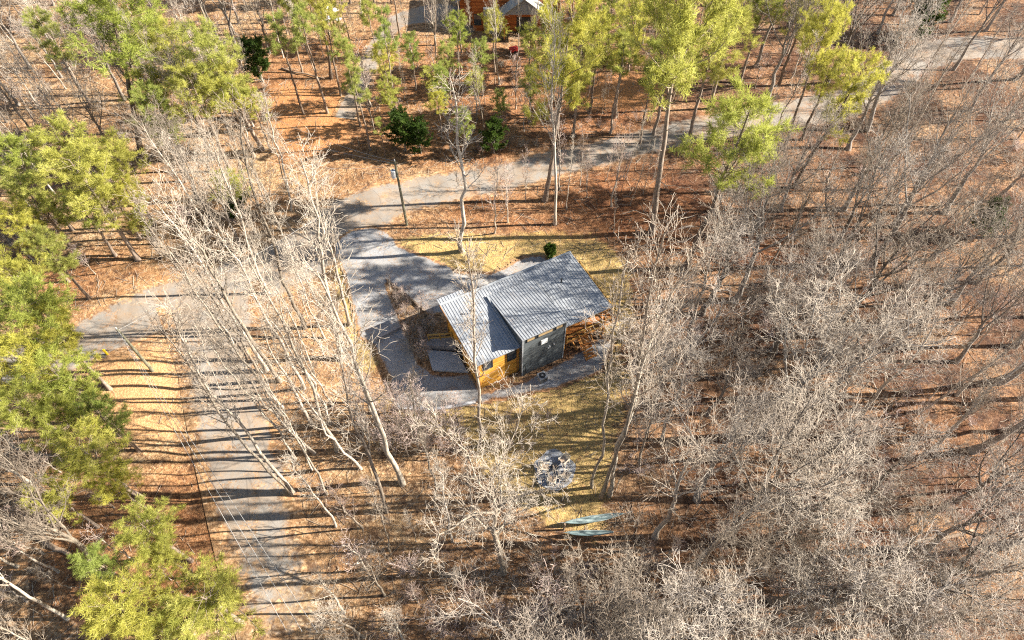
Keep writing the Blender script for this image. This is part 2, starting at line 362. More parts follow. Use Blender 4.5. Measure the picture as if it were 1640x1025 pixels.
# house drive and lower gravel yard: one sheet cut to its outline
dx0, dx1 = min(a for a, b in DRIVE)-.5, max(a for a, b in DRIVE)+.5; e0, e1 = min(b for a, b in DRIVE)-.5, max(b for a, b in DRIVE)+.5
X, Y, F = grid(dx0, dx1, e0, e1, .3); D = sdist(X, Y, DRIVE); ok = (D > -.55)
Fk = F[ok[F].all(1)]; use = np.unique(Fk); rm = np.full(len(X), -1); rm[use] = np.arange(len(use))
o = mesh_obj('driveway', np.stack([X[use], Y[use], hz(X[use], Y[use])+.07], 1), rm[Fk], M_drive, None, True, {'edge': np.clip(D[use]/.9+.42, 0, 1)}); tag(o, kind='structure')

# ------------------------------------------------------------------ cabin
TH = R_(27.5)
CC = Vector((1.37, 40.2, 0))
cab = empty('cabin', CC, TH)
tag(cab, 'modern timber cabin with corrugated grey metal roof and a tall grey dormer bay', 'house')
def ribbed(x0, x1, y0, y1, zf, ps=.30, th=.12, hgt=.035):
    """corrugated sheet: ribs run along y; zf(x, y) gives the height"""
    V = []; F = []; xs_ = []
    n = int(round((x1-x0)/ps)); 
    for i in range(n):
        a = x0+(x1-x0)*i/n; s = (x1-x0)/n
        xs_ += [(a, 0), (a+s*.62, 0), (a+s*.70, hgt), (a+s*.92, hgt)]
    xs_.append((x1, 0))
    ysn = [y0, (y0+y1)/2, y1]
    for y in ysn:
        for x, h in xs_: V.append((x, y, zf(x, y)+h))
        for x, h in xs_: V.append((x, y, zf(x, y)-th))
    m = len(xs_); r = 2*m
    for a in range(len(ysn)-1):
        for j in range(m-1):
            k = a*r+j; F.append((k, k+1, k+1+r, k+r)); k += m; F.append((k+r, k+r+1, k+1, k))
    for j in range(m-1):
        k = j; F.append((k, k+m, k+m+1, k+1)); k = (len(ysn)-1)*r+j; F.append((k+1, k+m+1, k+m, k))
    for a in range(len(ysn)-1):
        for j, fl in ((0, 0), (m-1, 1)):
            q = (a*r+j, a*r+r+j, a*r+r+m+j, a*r+m+j); F.append(q if fl else q[::-1])
    return V, F
RX0, RX1, RY0, RY1 = -7.55, 7.55, -4.15, 4.15
def zmain(x, y): return 5.0+(RY1-y)/(RY1-RY0)*.2+.0
DX0, DX1, DY0, DY1 = -2.85, 2.15, -4.62, 2.75
def zdor(x, y): return zmain(0, DY1)+.10+(DY1-y)/(DY1-DY0)*1.82
V, F = ribbed(RX0, RX1, RY0, RY1, zmain); mesh_obj('roof', V, F, M_roof, cab)
V, F = ribbed(RX0, -4.75, RY1+.004, RY1+.75, lambda x, y: 4.93, .30, .1); mesh_obj('rear_roof', V, F, M_roof, cab)
V, F = ribbed(DX0, DX1, DY0, DY1, zdor); mesh_obj('dormer_roof', V, F, M_roof, cab)
b = MB()   # main timber walls (west block and body)
b.box(-7.1, 2.6, -3.75, 3.75, -.3, 4.88); b.build('timber_wall', M_wood, cab)
for x0, x1, y0, y1 in ((-7.16,-7.02,-3.82,-3.7),(-2.98,-2.86,-3.82,-3.7),(-7.16,-7.02,3.7,3.82),(2.52,2.66,3.7,3.82)): b = MB(); b.box(x0, x1, y0, y1, -.3, 4.86); b.build('corner_trim', M_cedarp, cab)
# grey bay: wedge walls under the dormer roof
b = MB(); x0, x1, y0, y1 = DX0+.15, DX1-.15, DY0+.2, DY1-.2
zz = lambda y: zdor(0, y)-.14
k0 = len(b.V)
b.V += [(x0,y0,-.3),(x1,y0,-.3),(x1,y1,-.3),(x0,y1,-.3),(x0,y0,zz(y0)),(x1,y0,zz(y0)),(x1,y1,zz(y1)),(x0,y1,zz(y1))]
b.F += [(0,3,2,1),(4,5,6,7),(0,1,5,4),(1,2,6,5),(2,3,7,6),(3,0,4,7)]
b.build('grey_bay_wall', M_gray, cab)
b = MB()
for x in (x0, x1): b.box(x-.06, x+.06, y0-.04, y0+.06, -.3, zz(y0)-.02)
b.box(x0, x1, y0-.035, y0+.02, zz(y0)-.16, zz(y0)-.03); b.build('bay_trim', M_metal, cab)
def window(xa, xb, y, za, zb, par, mull=1, name='window', glass=M_glass):
    f = MB(); t = .07
    f.box(xa, xa+t, y-.06, y+.02, za, zb); f.box(xb-t, xb, y-.06, y+.02, za, zb); f.box(xa+t, xb-t, y-.06, y+.02, zb-t, zb); f.box(xa+t, xb-t, y-.06, y+.02, za, za+t)
    for i in range(mull): zc = za+(zb-za)*(i+1)/(mull+1); f.box(xa+t, xb-t, y-.045, y+.02, zc-.03, zc+.03)
    o = f.build(name, M_frame, par); q = MB(); q.box(xa+t, xb-t, y-.02, y-.005, za+t, zb-t); q.build('pane', glass, o); return o
window(-6.65, -5.6, -3.76, 3.15, 4.6, cab); window(-4.05, -3.05, -3.76, 2.9, 4.7, cab)
kk = N('clerestory_glass'); kk.b.inputs['Base Color'].default_value = (.42,.30,.16,1); kk.b.inputs['Roughness'].default_value = .15; M_cgl = kk.m  # orange reflection painted into the glass colour
for xa, xb in ((-2.3,-1.3),(-1.1,.65),(.85,1.75)): window(xa, xb, y0-.01, zz(y0)-.78, zz(y0)-.2, cab, 0, 'clerestory_window', M_cgl)
b = MB(); b.box(-.72, -.02, y0-.12, y0, 4.6, 5.25)
for i in range(4): b.box(-.68, -.06, y0-.15, y0-.12, 4.66+i*.15, 4.72+i*.15)
b.build('wall_vent', M_white, cab)
for x, z in ((.1, 3.3), (.75, 3.55), (.25, 3.45)):
    b = MB(); b.box(x, x+.12, y0-.12, y0, z, z+.16); b.build('pipe_outlet', M_white, cab)
b = MB(); b.tube([(-2.4, y0-.12, -.1), (-2.4, y0-.12, 1.9), (-2.4, y0-.02, 2.0)], .04); b.build('pipe', M_darkm, cab)
# flashing, ridge cap and flues
b = MB(); b.box(DX0-.16, DX0-.004, DY0+.5, DY1, 5.05, 5.28); b.build('flashing', M_metal, cab)
b = MB(); b.box(RX0-.02, RX1+.02, RY1-.22, RY1+.03, 5.045, 5.09); b.build('eave_cap', M_metal, cab)
for x, y in ((-5.2, 1.6), (4.6, .9)): b = MB(); b.tube([(x, y, 5.0), (x, y, 5.6)], .07, 8).tube([(x, y, 5.6), (x, y, 5.68)], .12, 8); b.build('vent_pipe', M_darkm, cab)
# fascia + gutter along the back
b = MB(); b.box(-5.2, 1.2, RY1+.01, RY1+.14, 4.86, 4.98); b.build('gutter', M_darkm, cab)
b = MB(); b.box(RX0-.05, RX0-.003, RY0, RY1, 4.82, 5.02); b.build('fascia', M_cedarp, cab)
# porch under the east end of the roof
b = MB(); b.box(2.62, 9.0, -3.9, 4.1, 1.5, 1.68); b.build('deck', M_cedar, cab)
for x in (4.9, 7.25):
    for y in (-3.8, 3.8):
        q = MB(); q.box(x-.09, x+.09, y-.09, y+.09, -.3, 4.85); q.build('post', M_cedarp, cab)
for x in (3.4, 5.0, 6.4): q = MB(); q.bar((x, -3.9, 1.4), (x+.5, -4.3, -.1), .12, .12); q.build('deck_brace', M_cedarp, cab)
b = MB(); b.box(2.66, 7.4, -3.98, -3.8, 4.62, 4.84); b.box(7.16, 7.34, -3.79, 3.8, 4.62, 4.84); b.build('porch_beam', M_cedarp, cab)
def rail(a, c, z, par, mat, n=None, balusters=True):
    m = MB(); a = Vector((a[0], a[1], 0)); c = Vector((c[0], c[1], 0)); L = (c-a).length
    for h, t in ((1.0, .08), (.15, .06)): m.bar((a.x, a.y, z+h), (c.x, c.y, z+h), .09, t)
    o = m.build('railing', mat, par)
    n = n or max(1, int(L/1.9))
    for i in range(n+1): q = a.lerp(c, i/n); pm = MB(); pm.box(q.x-.05, q.x+.05, q.y-.05, q.y+.05, z-.05, z+1.1); pm.build('railing_post', mat, o)
    if balusters:
        pm = MB()
        for i in range(int(L/.16)): q = a.lerp(c, (i+.5)/int(L/.16)); pm.box(q.x-.012, q.x+.012, q.y-.012, q.y+.012, z+.17, z+.97)
        pm.build('baluster', M_darkm, o)
rail((2.75, -3.84), (8.9, -3.84), 1.68, cab, M_timber); rail((8.9, -3.84), (8.9, 4.04), 1.68, cab, M_timber); rail((8.9, 4.04), (3.0, 4.04), 1.68, cab, M_timber)
b = MB()
for i in range(7): b.box(4.0, 5.2, -4.2-i*.28, -3.93-i*.28, 1.48-i*.22-.05, 1.48-i*.22)
b.build('deck_stair', M_cedar, cab)
for x in (3.98, 5.22): q = MB(); q.bar((x, -3.95, 2.5), (x, -5.9, .95), .08, .08); q.bar((x, -5.9, .95), (x, -5.9, -.1), .08, .08); q.build('stair_handrail', M_cedarp, cab)
b = MB(); b.box(2.6, 2.66, -2.2, -1.1, 1.68, 3.8); b.build('porch_door', M_frame, cab)
b = MB(); b.box(-7.2, -7.1, .3, 1.25, 0, 2.1); b.build('side_door', M_frame, cab)
b = MB(); b.tube([(-7.3, -.2, 3.1), (-7.3, -.2, 3.35)], .12); b.build('wall_lamp', M_white, cab)
# heat pump
o = P(868, 610); ac = empty('heat_pump', (o.x, o.y, hs(o.x, o.y)), TH); tag(ac, 'grey box heat pump with round black fan beside the dark grey bay wall', 'heat pump')
b = MB(); b.box(-.42, .42, -.42, .42, .1, .95); b.build('casing', M_metal, ac)
b = MB(); b.tube([(0, 0, .953), (0, 0, 1.0)], .33, 20); b.build('fan_grille', M_darkm, ac)
b = MB(); b.tube([(0, 0, 1.001), (0, 0, 1.03)], .09, 10); b.build('fan_hub', M_metal, ac)
b = MB(); b.box(-.6, .6, -.6, .6, -.05, .1); b.build('pad', M_conc, ac)
b = MB()
for i in range(9): b.box(-.4+i*.09, -.36+i*.09, -.435, -.42, .16, .9)
b.build('louvre', M_darkm, ac)
# west entry: two slabs and a rail
def slab(name, pxs, z0, z1, mat, label):
    pts = wpoly(pxs); cx = sum(a for a, b in pts)/len(pts); cy = sum(b for a, b in pts)/len(pts)
    q = MB().prism([(a-cx, b-cy) for a, b in pts][::-1], z0, z1); o = q.build(name, mat); o.location = (cx, cy, 0)
    return tag(o, label, 'slab')
slab('concrete_slab', [(684,562),(731,566),(750,598),(693,594)], -.3, .22, M_conc, 'lower smooth grey concrete slab by the west wall of the cabin')
slab('concrete_slab', [(686,548),(730,546),(731,562),(684,559)], -.3, .75, M_conc2, 'raised brownish concrete landing under the short timber rail')
r0 = P(687, 545, .75); pr = empty('porch_rail', (r0.x, r0.y, .75), 0); tag(pr, 'short honey coloured timber rail along the concrete landing west of the cabin', 'railing')
r1 = P(724, 542, .75)-r0
for h in (.35, .95): q = MB(); q.bar((0, 0, h), (r1.x, r1.y, h), .12, .1); q.build('rail', M_timber, pr)
for t in (0, .5, 1): q = MB(); q.box(r1.x*t-.06, r1.x*t+.06, r1.y*t-.06, r1.y*t+.06, 0, 1.05); q.build('post', M_timber, pr)
# timber edging along the drive bank
def wallalong(name, pxs, z0, z1, th, mat, label, cat):
    pts = [P(a, b) for a, b in pxs]; o0 = pts[0]; q = MB()
    for a, c in zip(pts[:-1], pts[1:]):
        q.bar((a.x-o0.x, a.y-o0.y, (z0+z1)/2), (c.x-o0.x, c.y-o0.y, (z0+z1)/2), th, z1-z0)
    o = q.build(name, mat); o.location = (o0.x, o0.y, hs(o0.x, o0.y)); return tag(o, label, cat)
wallalong('timber_edging', [(619,448),(642,466),(666,486),(682,500)], -.1, .25, .18, M_log, 'low timber edging where the drive meets the dark bank', 'edging')
wallalong('retaining_wall', [(636,654),(690,658),(724,653),(762,645)], -.1, .4, .3, M_conc, 'low pale retaining wall along the front of the gravel yard', 'wall')
wallalong('retaining_wall', [(604,545),(641,526)], -.1, .5, .3, M_conc2, 'short low grey kerb wall across the end of the parking lane', 'wall')

# ------------------------------------------------------------------ far house at the top edge
fh = empty('house', P(806, 50), 0); tag(fh, 'red brown house with grey gables and pale roof at the top edge', 'house')
f0 = fh.location
b = MB(); b.box(-4.6, 8.4, 0, 9, 0, 5); b.build('wall', M_redwall, fh)
b = MB(); b.box(-6.5, -4.61, 1.5, 8, 0, 4.6); b.build('wing_wall', M_redwall, fh)
b = MB(); x0, x1, zr = -3.6, 5.6, 6.2
def gable(m, xa, xb, ya, yb, ze, zr, ov=.4, t=.15):
    xm = (xa+xb)/2
    for sgn, xe in ((-1, xa-ov), (1, xb+ov)):
        zl = ze-(zr-ze)*ov/((xb-xa)/2)
        a = (xe, ya, zl); c = (xm, ya, zr); d = (xm, yb, zr); e = (xe, yb, zl)
        k = len(m.V); m.V += [a, c, d, e]+[(p[0], p[1], p[2]-t) for p in (a, c, d, e)]
        m.F += [(k,k+1,k+2,k+3),(k+7,k+6,k+5,k+4),(k,k+4,k+5,k+1),(k+3,k+2,k+6,k+7),(k,k+3,k+7,k+4)]
gable(b, -.2, 6.4, -2.6, 9.4, 4.0, 6.6); b.build('porch_roof', M_shingle, fh)
b = MB(); gable(b, -6.6, -.6, .4, 9.2, 4.6, 6.8); b.build('roof', M_shingle, fh)
b = MB()
k0 = len(b.V); b.V += [(0,-2.2,4.0),(6.2,-2.2,4.0),(3.1,-2.2,6.35),(0,-2.1,4.0),(6.2,-2.1,4.0),(3.1,-2.1,6.35)]; b.F += [(0,1,2),(5,4,3),(0,3,4,1),(1,4,5,2),(2,5,3,0)]; b.build('gable_wall', M_metal, fh)
b = MB(); b.box(-2.9, -.9, -.6, -.002, 0, 3.9); b.build('grey_entry', M_metal, fh)
for x in (0.1, 6.0): q = MB(); q.box(x, x+.2, -2.3, -2.1, 0, 4.0); q.build('porch_post', M_cedarp, fh)
window(-4.4, -3.3, -.01, 1.0, 2.8, fh); window(7.0, 8.0, -.01, 2.6, 3.9, fh)
b = MB(); b.box(2, 4.2, -.05, -.003, 0, 2.3); b.build('door', M_frame, fh)
o = P(823, 84); rc = empty('garden_cart', (o.x, o.y, 0), .4); tag(rc, 'small red garden cart standing below the far house', 'cart')
b = MB(); b.box(-.6, .6, -.4, .4, .35, .8); b.build('tub', M_red, rc)
for s in (-1, 1): b = MB(); b.tube([(0, s*.42, .25), (0, s*.52, .25)], .25, 12); b.build('wheel', M_darkm, rc)
b = MB(); b.bar((.6, 0, .45), (1.3, 0, .8), .06, .06); b.build('handle', M_darkm, rc)
for i, (a, c_) in enumerate(((518,20),(530,27),(522,34),(536,16),(541,30),(528,12))):
    o = P(a, c_); q = MB(); q.box(-.45, .45, -.45, .45, -.05, .09); z = q.build('stepping_stone', M_white); z.location = (o.x, o.y, hs(o.x, o.y)); z.rotation_euler = (0, 0, i*.3)
    tag(z, 'square white stepping stone on the reddish yard beside the far drive', 'paving stone', 'stepping stones at the far yard')

# ------------------------------------------------------------------ fire circle
fc = P(888, 752); o = MB()
pts = [((1.9+.18*math.sin(5*a)+.12*math.cos(3*a+1))*math.cos(a), (1.95+.15*math.cos(4*a))*math.sin(a)) for a in [i*2*PI/28 for i in range(28)]]
o.prism(pts, -.1, .09); q = o.build('stone_patio', M_flag); q.location = (fc.x, fc.y, hs(fc.x, fc.y)); tag(q, 'round grey flagstone patio on the yellow straw lawn', 'patio')
zp = hs(fc.x, fc.y)+.09
fp = empty('fire_pit', (fc.x, fc.y+.15, zp)); tag(fp, 'small black fire bowl at the centre of the round patio', 'fire pit')
b = MB(); n = 16
for i in range(n): pass
b.tube([(0,0,.02),(0,0,.12),(0,0,.3),(0,0,.34)], [.12,.28,.36,.38], 16, True); b.build('bowl', M_darkm, fp)
for a in (.5, 2.6, 4.7): q = MB(); q.bar((.2*math.cos(a), .2*math.sin(a), .15), (.33*math.cos(a), .33*math.sin(a), 0), .04, .04); q.build('leg', M_darkm, fp)
b = MB()
for i in range(4): b.bar((-.2, -.1+.07*i, .36), (.2, .1-.05*i, .39), .06, .05)
b.build('firewood', M_log, fp)
def chair(pos, face, label, first=None):
    if first is None:
        t = empty('patio_chair', (0,0,0)); cs = []
        m = MB(); m.box(-.30, .30, -.32, .28, .34, .41); m.build('seat', M_chairseat, t)
        m = MB()
        for i in range(5): x = -.25+i*.125; m.bar((x, .27, .36), (x*1.15, .52, 1.0-.03*abs(i-2)), .10, .03)
        m.build('backrest', M_chair, t)
        for s in (-1, 1):
            m = MB(); m.bar((s*.37, -.38, .60), (s*.37, .42, .60), .12, .04); m.build('armrest', M_chair, t)
            for y in (-.32, .32): m = MB(); m.box(s*.37-.04, s*.37+.04, y-.04, y+.04, 0, .58); m.build('leg', M_chair, t)
    else:
        t = first.copy(); col.objects.link(t)
        for ch in first.children: c2 = ch.copy(); c2.parent = t; col.objects.link(c2)
    t.location = (pos.x, pos.y, zp); t.rotation_euler = (0, 0, face); tag(t, label, 'chair', 'wooden chairs round the fire bowl'); return t
ch0 = None
for (a, c_, lb) in ((903,737,'pale wooden chair with its back to the bare trunks, upper right of the fire bowl'),(873,748,'pale wooden chair left of the fire bowl on the round patio'),(884,768,'pale wooden chair nearest the long shadow, below the fire bowl'),(905,761,'pale wooden chair lower right of the fire bowl on the round patio')):
    pp = P(a, c_, .3); dv = pp-fc; ang = math.atan2(dv.y, dv.x)-PI/2
    ch_ = chair(pp, ang, lb, ch0); ch0 = ch0 or ch_
# hammocks
def hammock(a, c_, sag, wd, label):
    a = Vector(a); c_ = Vector(c_); t = empty('hammock', a); tag(t, label, 'hammock', 'hammocks below the patio')
    V = []; F = []; n, m = 18, 9; L = c_-a; side = Vector((-L.y, L.x, 0)).normalized()
    for i in range(n+1):
        u = i/n; env = math.sin(PI*u)**.6
        for j in range(m+1):
            s = j/m*2-1; p_ = L*u+side*s*wd*env*.5; p_.z += -sag*4*u*(1-u)+abs(s)**2*.22*env+.03*math.sin(j*2.1+i)*env
            V.append(p_)
    for i in range(n):
        for j in range(m): k_ = i*(m+1)+j; F.append((k_, k_+1, k_+m+2, k_+m+1))
    o = mesh_obj('fabric', V, F, M_teal, t, True); md = o.modifiers.new('s', 'SOLIDIFY'); md.thickness = .02
    for s in (0, 1):
        q = MB(); e = Vector((0,0,0)) if s == 0 else L; q.tube([e, e+(L.normalized()*(.7 if s else -.7))+Vector((0,0,.25))], .02, 5); q.build('rope', M_wire, t)
hp = P(903, 843); hammock((hp.x, hp.y, 1.0), tuple(P(1000, 822, 1.0)), .4, .62, 'upper teal and white striped hammock below the stone patio')
hp = P(903, 858); hammock((hp.x, hp.y, .9), tuple(P(985, 852, .9)), .4, .5, 'lower teal striped hammock nearest the short upright log')
for (a, c_, a2, c2, lb) in ((903,848,898,838,'post at the left end of the hammocks'),):
    o = P(a, c_); q = MB(); q.tube([(0,0,-.2),(0,0,1.5)], [.09,.08], 8); z = q.build('hammock_post', M_log); z.location = (o.x, o.y, 0); tag(z, 'slim wooden post at the left end of the two hammocks', 'post')
o = P(912, 882); q = MB(); q.tube([(0,0,-.2),(0,.02,.9),(-.03,.05,1.7)], [.15,.14,.13], 8); z = q.build('tree_stump', M_log); z.location = (o.x, o.y, 0); tag(z, 'short upright dead stump below the left end of the hammocks', 'stump')

# ------------------------------------------------------------------ poles, wires, marker
def pole(base, top, h, name, label, xformer=False):
    b0 = P(*base); b0.z = hs(b0.x, b0.y); r = ray(*top); kx = (CAM_H-h)/-r.z; t = Vector((r.x*kx, r.y*kx, h))-b0
    e = empty(name, b0); tag(e, label, 'utility pole', 'utility poles')
    q = MB(); q.tube([(0,0,-.3), t*.5+Vector((0,0,0)), t], [.16,.14,.11], 10); q.build('shaft', M_pole, e)
    if xformer:
        c0 = t*.82; q = MB(); q.tube([c0+Vector((-.38,0,-.5)), c0+Vector((-.38,0,.45))], .27, 14); o = q.build('transformer', M_white, e)
        q2 = MB(); q2.tube([c0+Vector((-.38,0,.45)), c0+Vector((-.38,0,.65))], .06, 8); q2.build('bushing', M_darkm, o)
        q = MB(); q.bar(t+Vector((-.9,0,-.3)), t+Vector((.3,0,-.3)), .1, .1); q.build('crossarm', M_pole, e)
    q = MB()
    q.tube([t, t+Vector((0,0,.25))], .05, 8); q.build('insulator', M_white, e)
    return b0+t
T1 = pole((247,597), (187,527), 8.0, 'utility_pole', 'weathered utility pole standing in the orange clearing left of the side road')
T2 = pole((652,362), (632,258), 10.0, 'utility_pole', 'green brown utility pole with pale transformer beside the road junction', True)
def wire(a, c_, sag, label, r=.018):
    a = Vector(a); c_ = Vector(c_); pts = [(c_-a)*t+Vector((0,0,-sag*4*t*(1-t))) for t in [i/14 for i in range(15)]]
    q = MB(); q.tube(pts, r, 4); o = q.build('power_line', M_wire); o.location = a; tag(o, label, 'wire')
for i, d in enumerate((-.5, 0, .5)):
    wire(T1+Vector((0,0,-.3*i)), P(470+i*12, 1010, 8)+Vector((d,0,-.3*i)), .5, ('uppermost','middle','lowest')[i]+' power line from the left pole running down over the side road')
for i, (a, c_) in enumerate(((440,190),(300,175),(430,260))):
    wire(T2+Vector((0,0,-.35*i)), P(a, c_, 9), .6, ('highest','middle','lowest')[i]+' of the power lines leaving the transformer pole up to the left')
wire(T2+Vector((0,0,-.8)), T1+Vector((0,0,-.2)), .7, 'long power line between the two utility poles over the junction')
o = P(178, 574); q = MB(); q.tube([(0,0,0),(0,0,.75)], .11, 8).tube([(0,0,.75),(0,0,.95)], [.16,.08], 8); z = q.build('marker_post', M_yellow); z.location = (o.x, o.y, hs(o.x, o.y)); tag(z, 'small bright yellow marker post at the edge of the left road', 'marker post')

# ------------------------------------------------------------------ tree builders (all numpy)
def batch_tubes(Pts, Rad, n):
    Nn, K, _ = Pts.shape
    T = np.empty_like(Pts); T[:, 1:-1] = Pts[:, 2:]-Pts[:, :-2]; T[:, 0] = Pts[:, 1]-Pts[:, 0]; T[:, -1] = Pts[:, -1]-Pts[:, -2]
    T /= np.linalg.norm(T, axis=2, keepdims=True)+1e-9
    ref = np.where(np.abs(T[:, :1, 2:3]) > .8, np.array([1., .1, 0]), np.array([0, .1, 1.])); ref = np.broadcast_to(ref, T.shape)
    e = np.cross(T, ref); e /= np.linalg.norm(e, axis=2, keepdims=True)+1e-9; f = np.cross(e, T)
    a = np.arange(n)*2*PI/n
    V = Pts[:, :, None]+Rad[:, :, None, None]*(e[:, :, None]*np.cos(a)[None, None, :, None]+f[:, :, None]*np.sin(a)[None, None, :, None])
    idx = np.arange(Nn*K*n).reshape(Nn, K, n); q = np.roll(idx, -1, axis=2)
    F = np.stack([idx[:, :-1], q[:, :-1], q[:, 1:], idx[:, 1:]], -1).reshape(-1, 4)
    return V.reshape(-1, 3), F
def join(parts):
    Vs = []; Fs = []; o = 0
    for V, F in parts: Vs.append(V); Fs.append(F+o); o += len(V)
    return np.concatenate(Vs), np.concatenate(Fs)
def norm(v): return v/(np.linalg.norm(v, axis=-1, keepdims=True)+1e-9)
def kids(rg, Pt, Rd, n, t0, t1, L, ang, up, K, jit, rk, rmin, lenf=None, rmax=9, var=(.65, 1.25)):
    Np, Kp, _ = Pt.shape; pi_ = np.repeat(np.arange(Np), n); j = np.tile(np.arange(n), Np); M = Np*n
    t = t0+(t1-t0)*(j+rg.random(M))/n; u = t*(Kp-1); k_ = np.minimum(u.astype(int), Kp-2); fr = (u-k_)[:, None]
    A = Pt[pi_, k_]; B = Pt[pi_, k_+1]; pos = A*(1-fr)+B*fr; tan = norm(B-A); r0 = Rd[pi_, k_]*(1-fr[:, 0])+Rd[pi_, k_+1]*fr[:, 0]
    rf = norm(np.cross(tan, norm(rg.normal(size=(M, 3))))); az = j*2.4+rg.random(M)*.8+np.repeat(rg.random(Np)*6.3, n)
    e1 = norm(np.cross(tan, np.where(np.abs(tan[:, 2:]) > .8, np.array([1., 0, 0]), np.array([0, 0, 1.])))); e2 = np.cross(tan, e1)
    an = ang+rg.normal(size=M)*.16; d = tan*np.cos(an)[:, None]+(e1*np.cos(az)[:, None]+e2*np.sin(az)[:, None])*np.sin(an)[:, None]
    ln = L*(lenf(t) if lenf else (1.05-.45*t))*rg.uniform(var[0], var[1], M)
    rs = np.clip(np.minimum(r0*rk, rmax), rmin, None); out = np.zeros((M, K, 3)); out[:, 0] = pos; st_ = (ln/(K-1))[:, None]
    for q in range(1, K):
        d = norm(d+np.array([0, 0, up])+rg.normal(size=(M, 3))*jit); out[:, q] = out[:, q-1]+d*st_
    s = np.linspace(0, 1, K)[None]; R2 = rs[:, None]*(1-.72*s); return out, np.maximum(R2, rmin*.7)
def trunkpath(rg, H, K, wob, r0, r1=.03, pw=.85):
    z = np.linspace(0, 1, K); off = np.cumsum(rg.normal(size=(K, 2))*wob, 0); off -= off[0]; off -= z[:, None]*off[-1]
    Pt = np.zeros((1, K, 3)); Pt[0, :, :2] = off; Pt[0, :, 2] = z*H; Rr = r0*(1-z)**pw+r1; Rr[0] *= 1.35
    return Pt, Rr[None]
PROTO = {}
def proto(key, name, parts, H, W):
    r = bpy.data.objects.new(name, None); ms = []
    for pn, V, F, mat in parts:
        me = bpy.data.meshes.new(pn); kf = F.shape[1]; me.vertices.add(len(V)); me.vertices.foreach_set('co', V.astype(np.float32).ravel())
        me.loops.add(F.size); me.loops.foreach_set('vertex_index', F.ravel().astype(np.int32)); me.polygons.add(len(F))
        me.polygons.foreach_set('loop_start', np.arange(0, F.size, kf, dtype=np.int32)); me.polygons.foreach_set('loop_total', np.full(len(F), kf, np.int32))
        me.update(calc_edges=True); me.materials.append(mat); ms.append((pn, me))
    bpy.data.objects.remove(r); PROTO[key] = (name, ms, H, W)
def bare(key, seed, H=25, r0=.2, mode='tall', barkm=M_bark, twigm=M_twig, W=1.0, dens=1.0, tw=.0135, name='bare_tree'):
    rg = np.random.default_rng(seed); big = []; small = []
    if mode == 'tall':
        Pt, Rd = trunkpath(rg, H, 14, .14, r0); big.append(batch_tubes(Pt, Rd, 7))
        lf = lambda t: np.clip(1.25-t, .14, 1)*np.clip((t-.25)*4, .35, 1)
        L1, R1 = kids(rg, Pt, Rd, int(24*dens), .42, .985, 7.0*W, .65, .15, 8, .09, .42, .022, lf)
        L2, R2 = kids(rg, L1, R1, 6, .25, .98, 2.4*W, .65, .07, 5, .13, .6, .016)
    elif mode == 'pole':
        Pt, Rd = trunkpath(rg, H, 14, .13, r0, .03, .8); big.append(batch_tubes(Pt, Rd, 7))
        lf = lambda t: np.clip(1.3-t, .15, 1)*np.clip((t-.25)*3, .3, 1)
        L1, R1 = kids(rg, Pt, Rd, int(17*dens), .46, .985, 6.5*W, .5, .14, 8, .09, .42, .02, lf)
        L2, R2 = kids(rg, L1, R1, 6, .2, .98, 2.2*W, .6, .08, 5, .13, .6, .015)
    elif mode == 'wide':
        Pt, Rd = trunkpath(rg, H*.6, 9, .16, r0, .07); big.append(batch_tubes(Pt, Rd, 7))
        La, Ra = kids(rg, Pt, Rd, 7, .55, 1.0, H*.45, .45, .13, 9, .09, .62, .04, lambda t: .7+.35*t)
        big.append(batch_tubes(La, Ra, 6))
        L1, R1 = kids(rg, La, Ra, int(7*dens), .2, .98, 3.4*W, .6, .10, 6, .11, .5, .023)
        L2, R2 = kids(rg, L1, R1, 5, .2, .98, 1.7*W, .6, .06, 5, .13, .6, .015)
    elif mode == 'spread':
        Pt, Rd = trunkpath(rg, H*.62, 10, .16, r0, .10, .7); big.append(batch_tubes(Pt, Rd, 9))
        La, Ra = kids(rg, Pt, Rd, 9, .45, 1.0, 8.0, .85, .09, 10, .17, .62, .05, lambda t: .75+.35*t)
        big.append(batch_tubes(La, Ra, 7))
        L1, R1 = kids(rg, La, Ra, 9, .15, .98, 3.4, .75, .06, 7, .17, .5, .026)
        L2, R2 = kids(rg, L1, R1, 5, .2, .98, 1.6, .75, .02, 5, .18, .6, .018)
    elif mode == 'sap':
        Pt, Rd = trunkpath(rg, H, 10, .07, r0, .012); big.append(batch_tubes(Pt, Rd, 5))
        L1, R1 = kids(rg, Pt, Rd, 14, .25, .98, H*.27, .6, .2, 5, .10, .5, .012, lambda t: 1.15-.7*t)
        L2, R2 = kids(rg, L1, R1, 4, .25, .98, H*.1, .6, .1, 4, .12, .6, .009)
    big.append(batch_tubes(L1, R1, 5)); small.append(batch_tubes(L2, R2, 3))
    L3, R3 = kids(rg, L2, R2, {'sap': 3, 'pole': 4, 'wide': 4}.get(mode, 4), .2, 1, .8 if mode != 'sap' else .4, .65, .04, 4, .2, .7, tw)
    small.append(batch_tubes(L3, R3, 3))
    if mode in ('wide', 'spread'):
        L4, R4 = kids(rg, L3, R3, 2, .25, 1, .42, .7, .02, 3, .2, .8, tw*.8); small.append(batch_tubes(L4, R4, 3))
    V, F = join(big); V2, F2 = join(small)
    proto(key, name, [('trunk', V, F, barkm), ('crown', V2, F2, twigm)], H, 1)
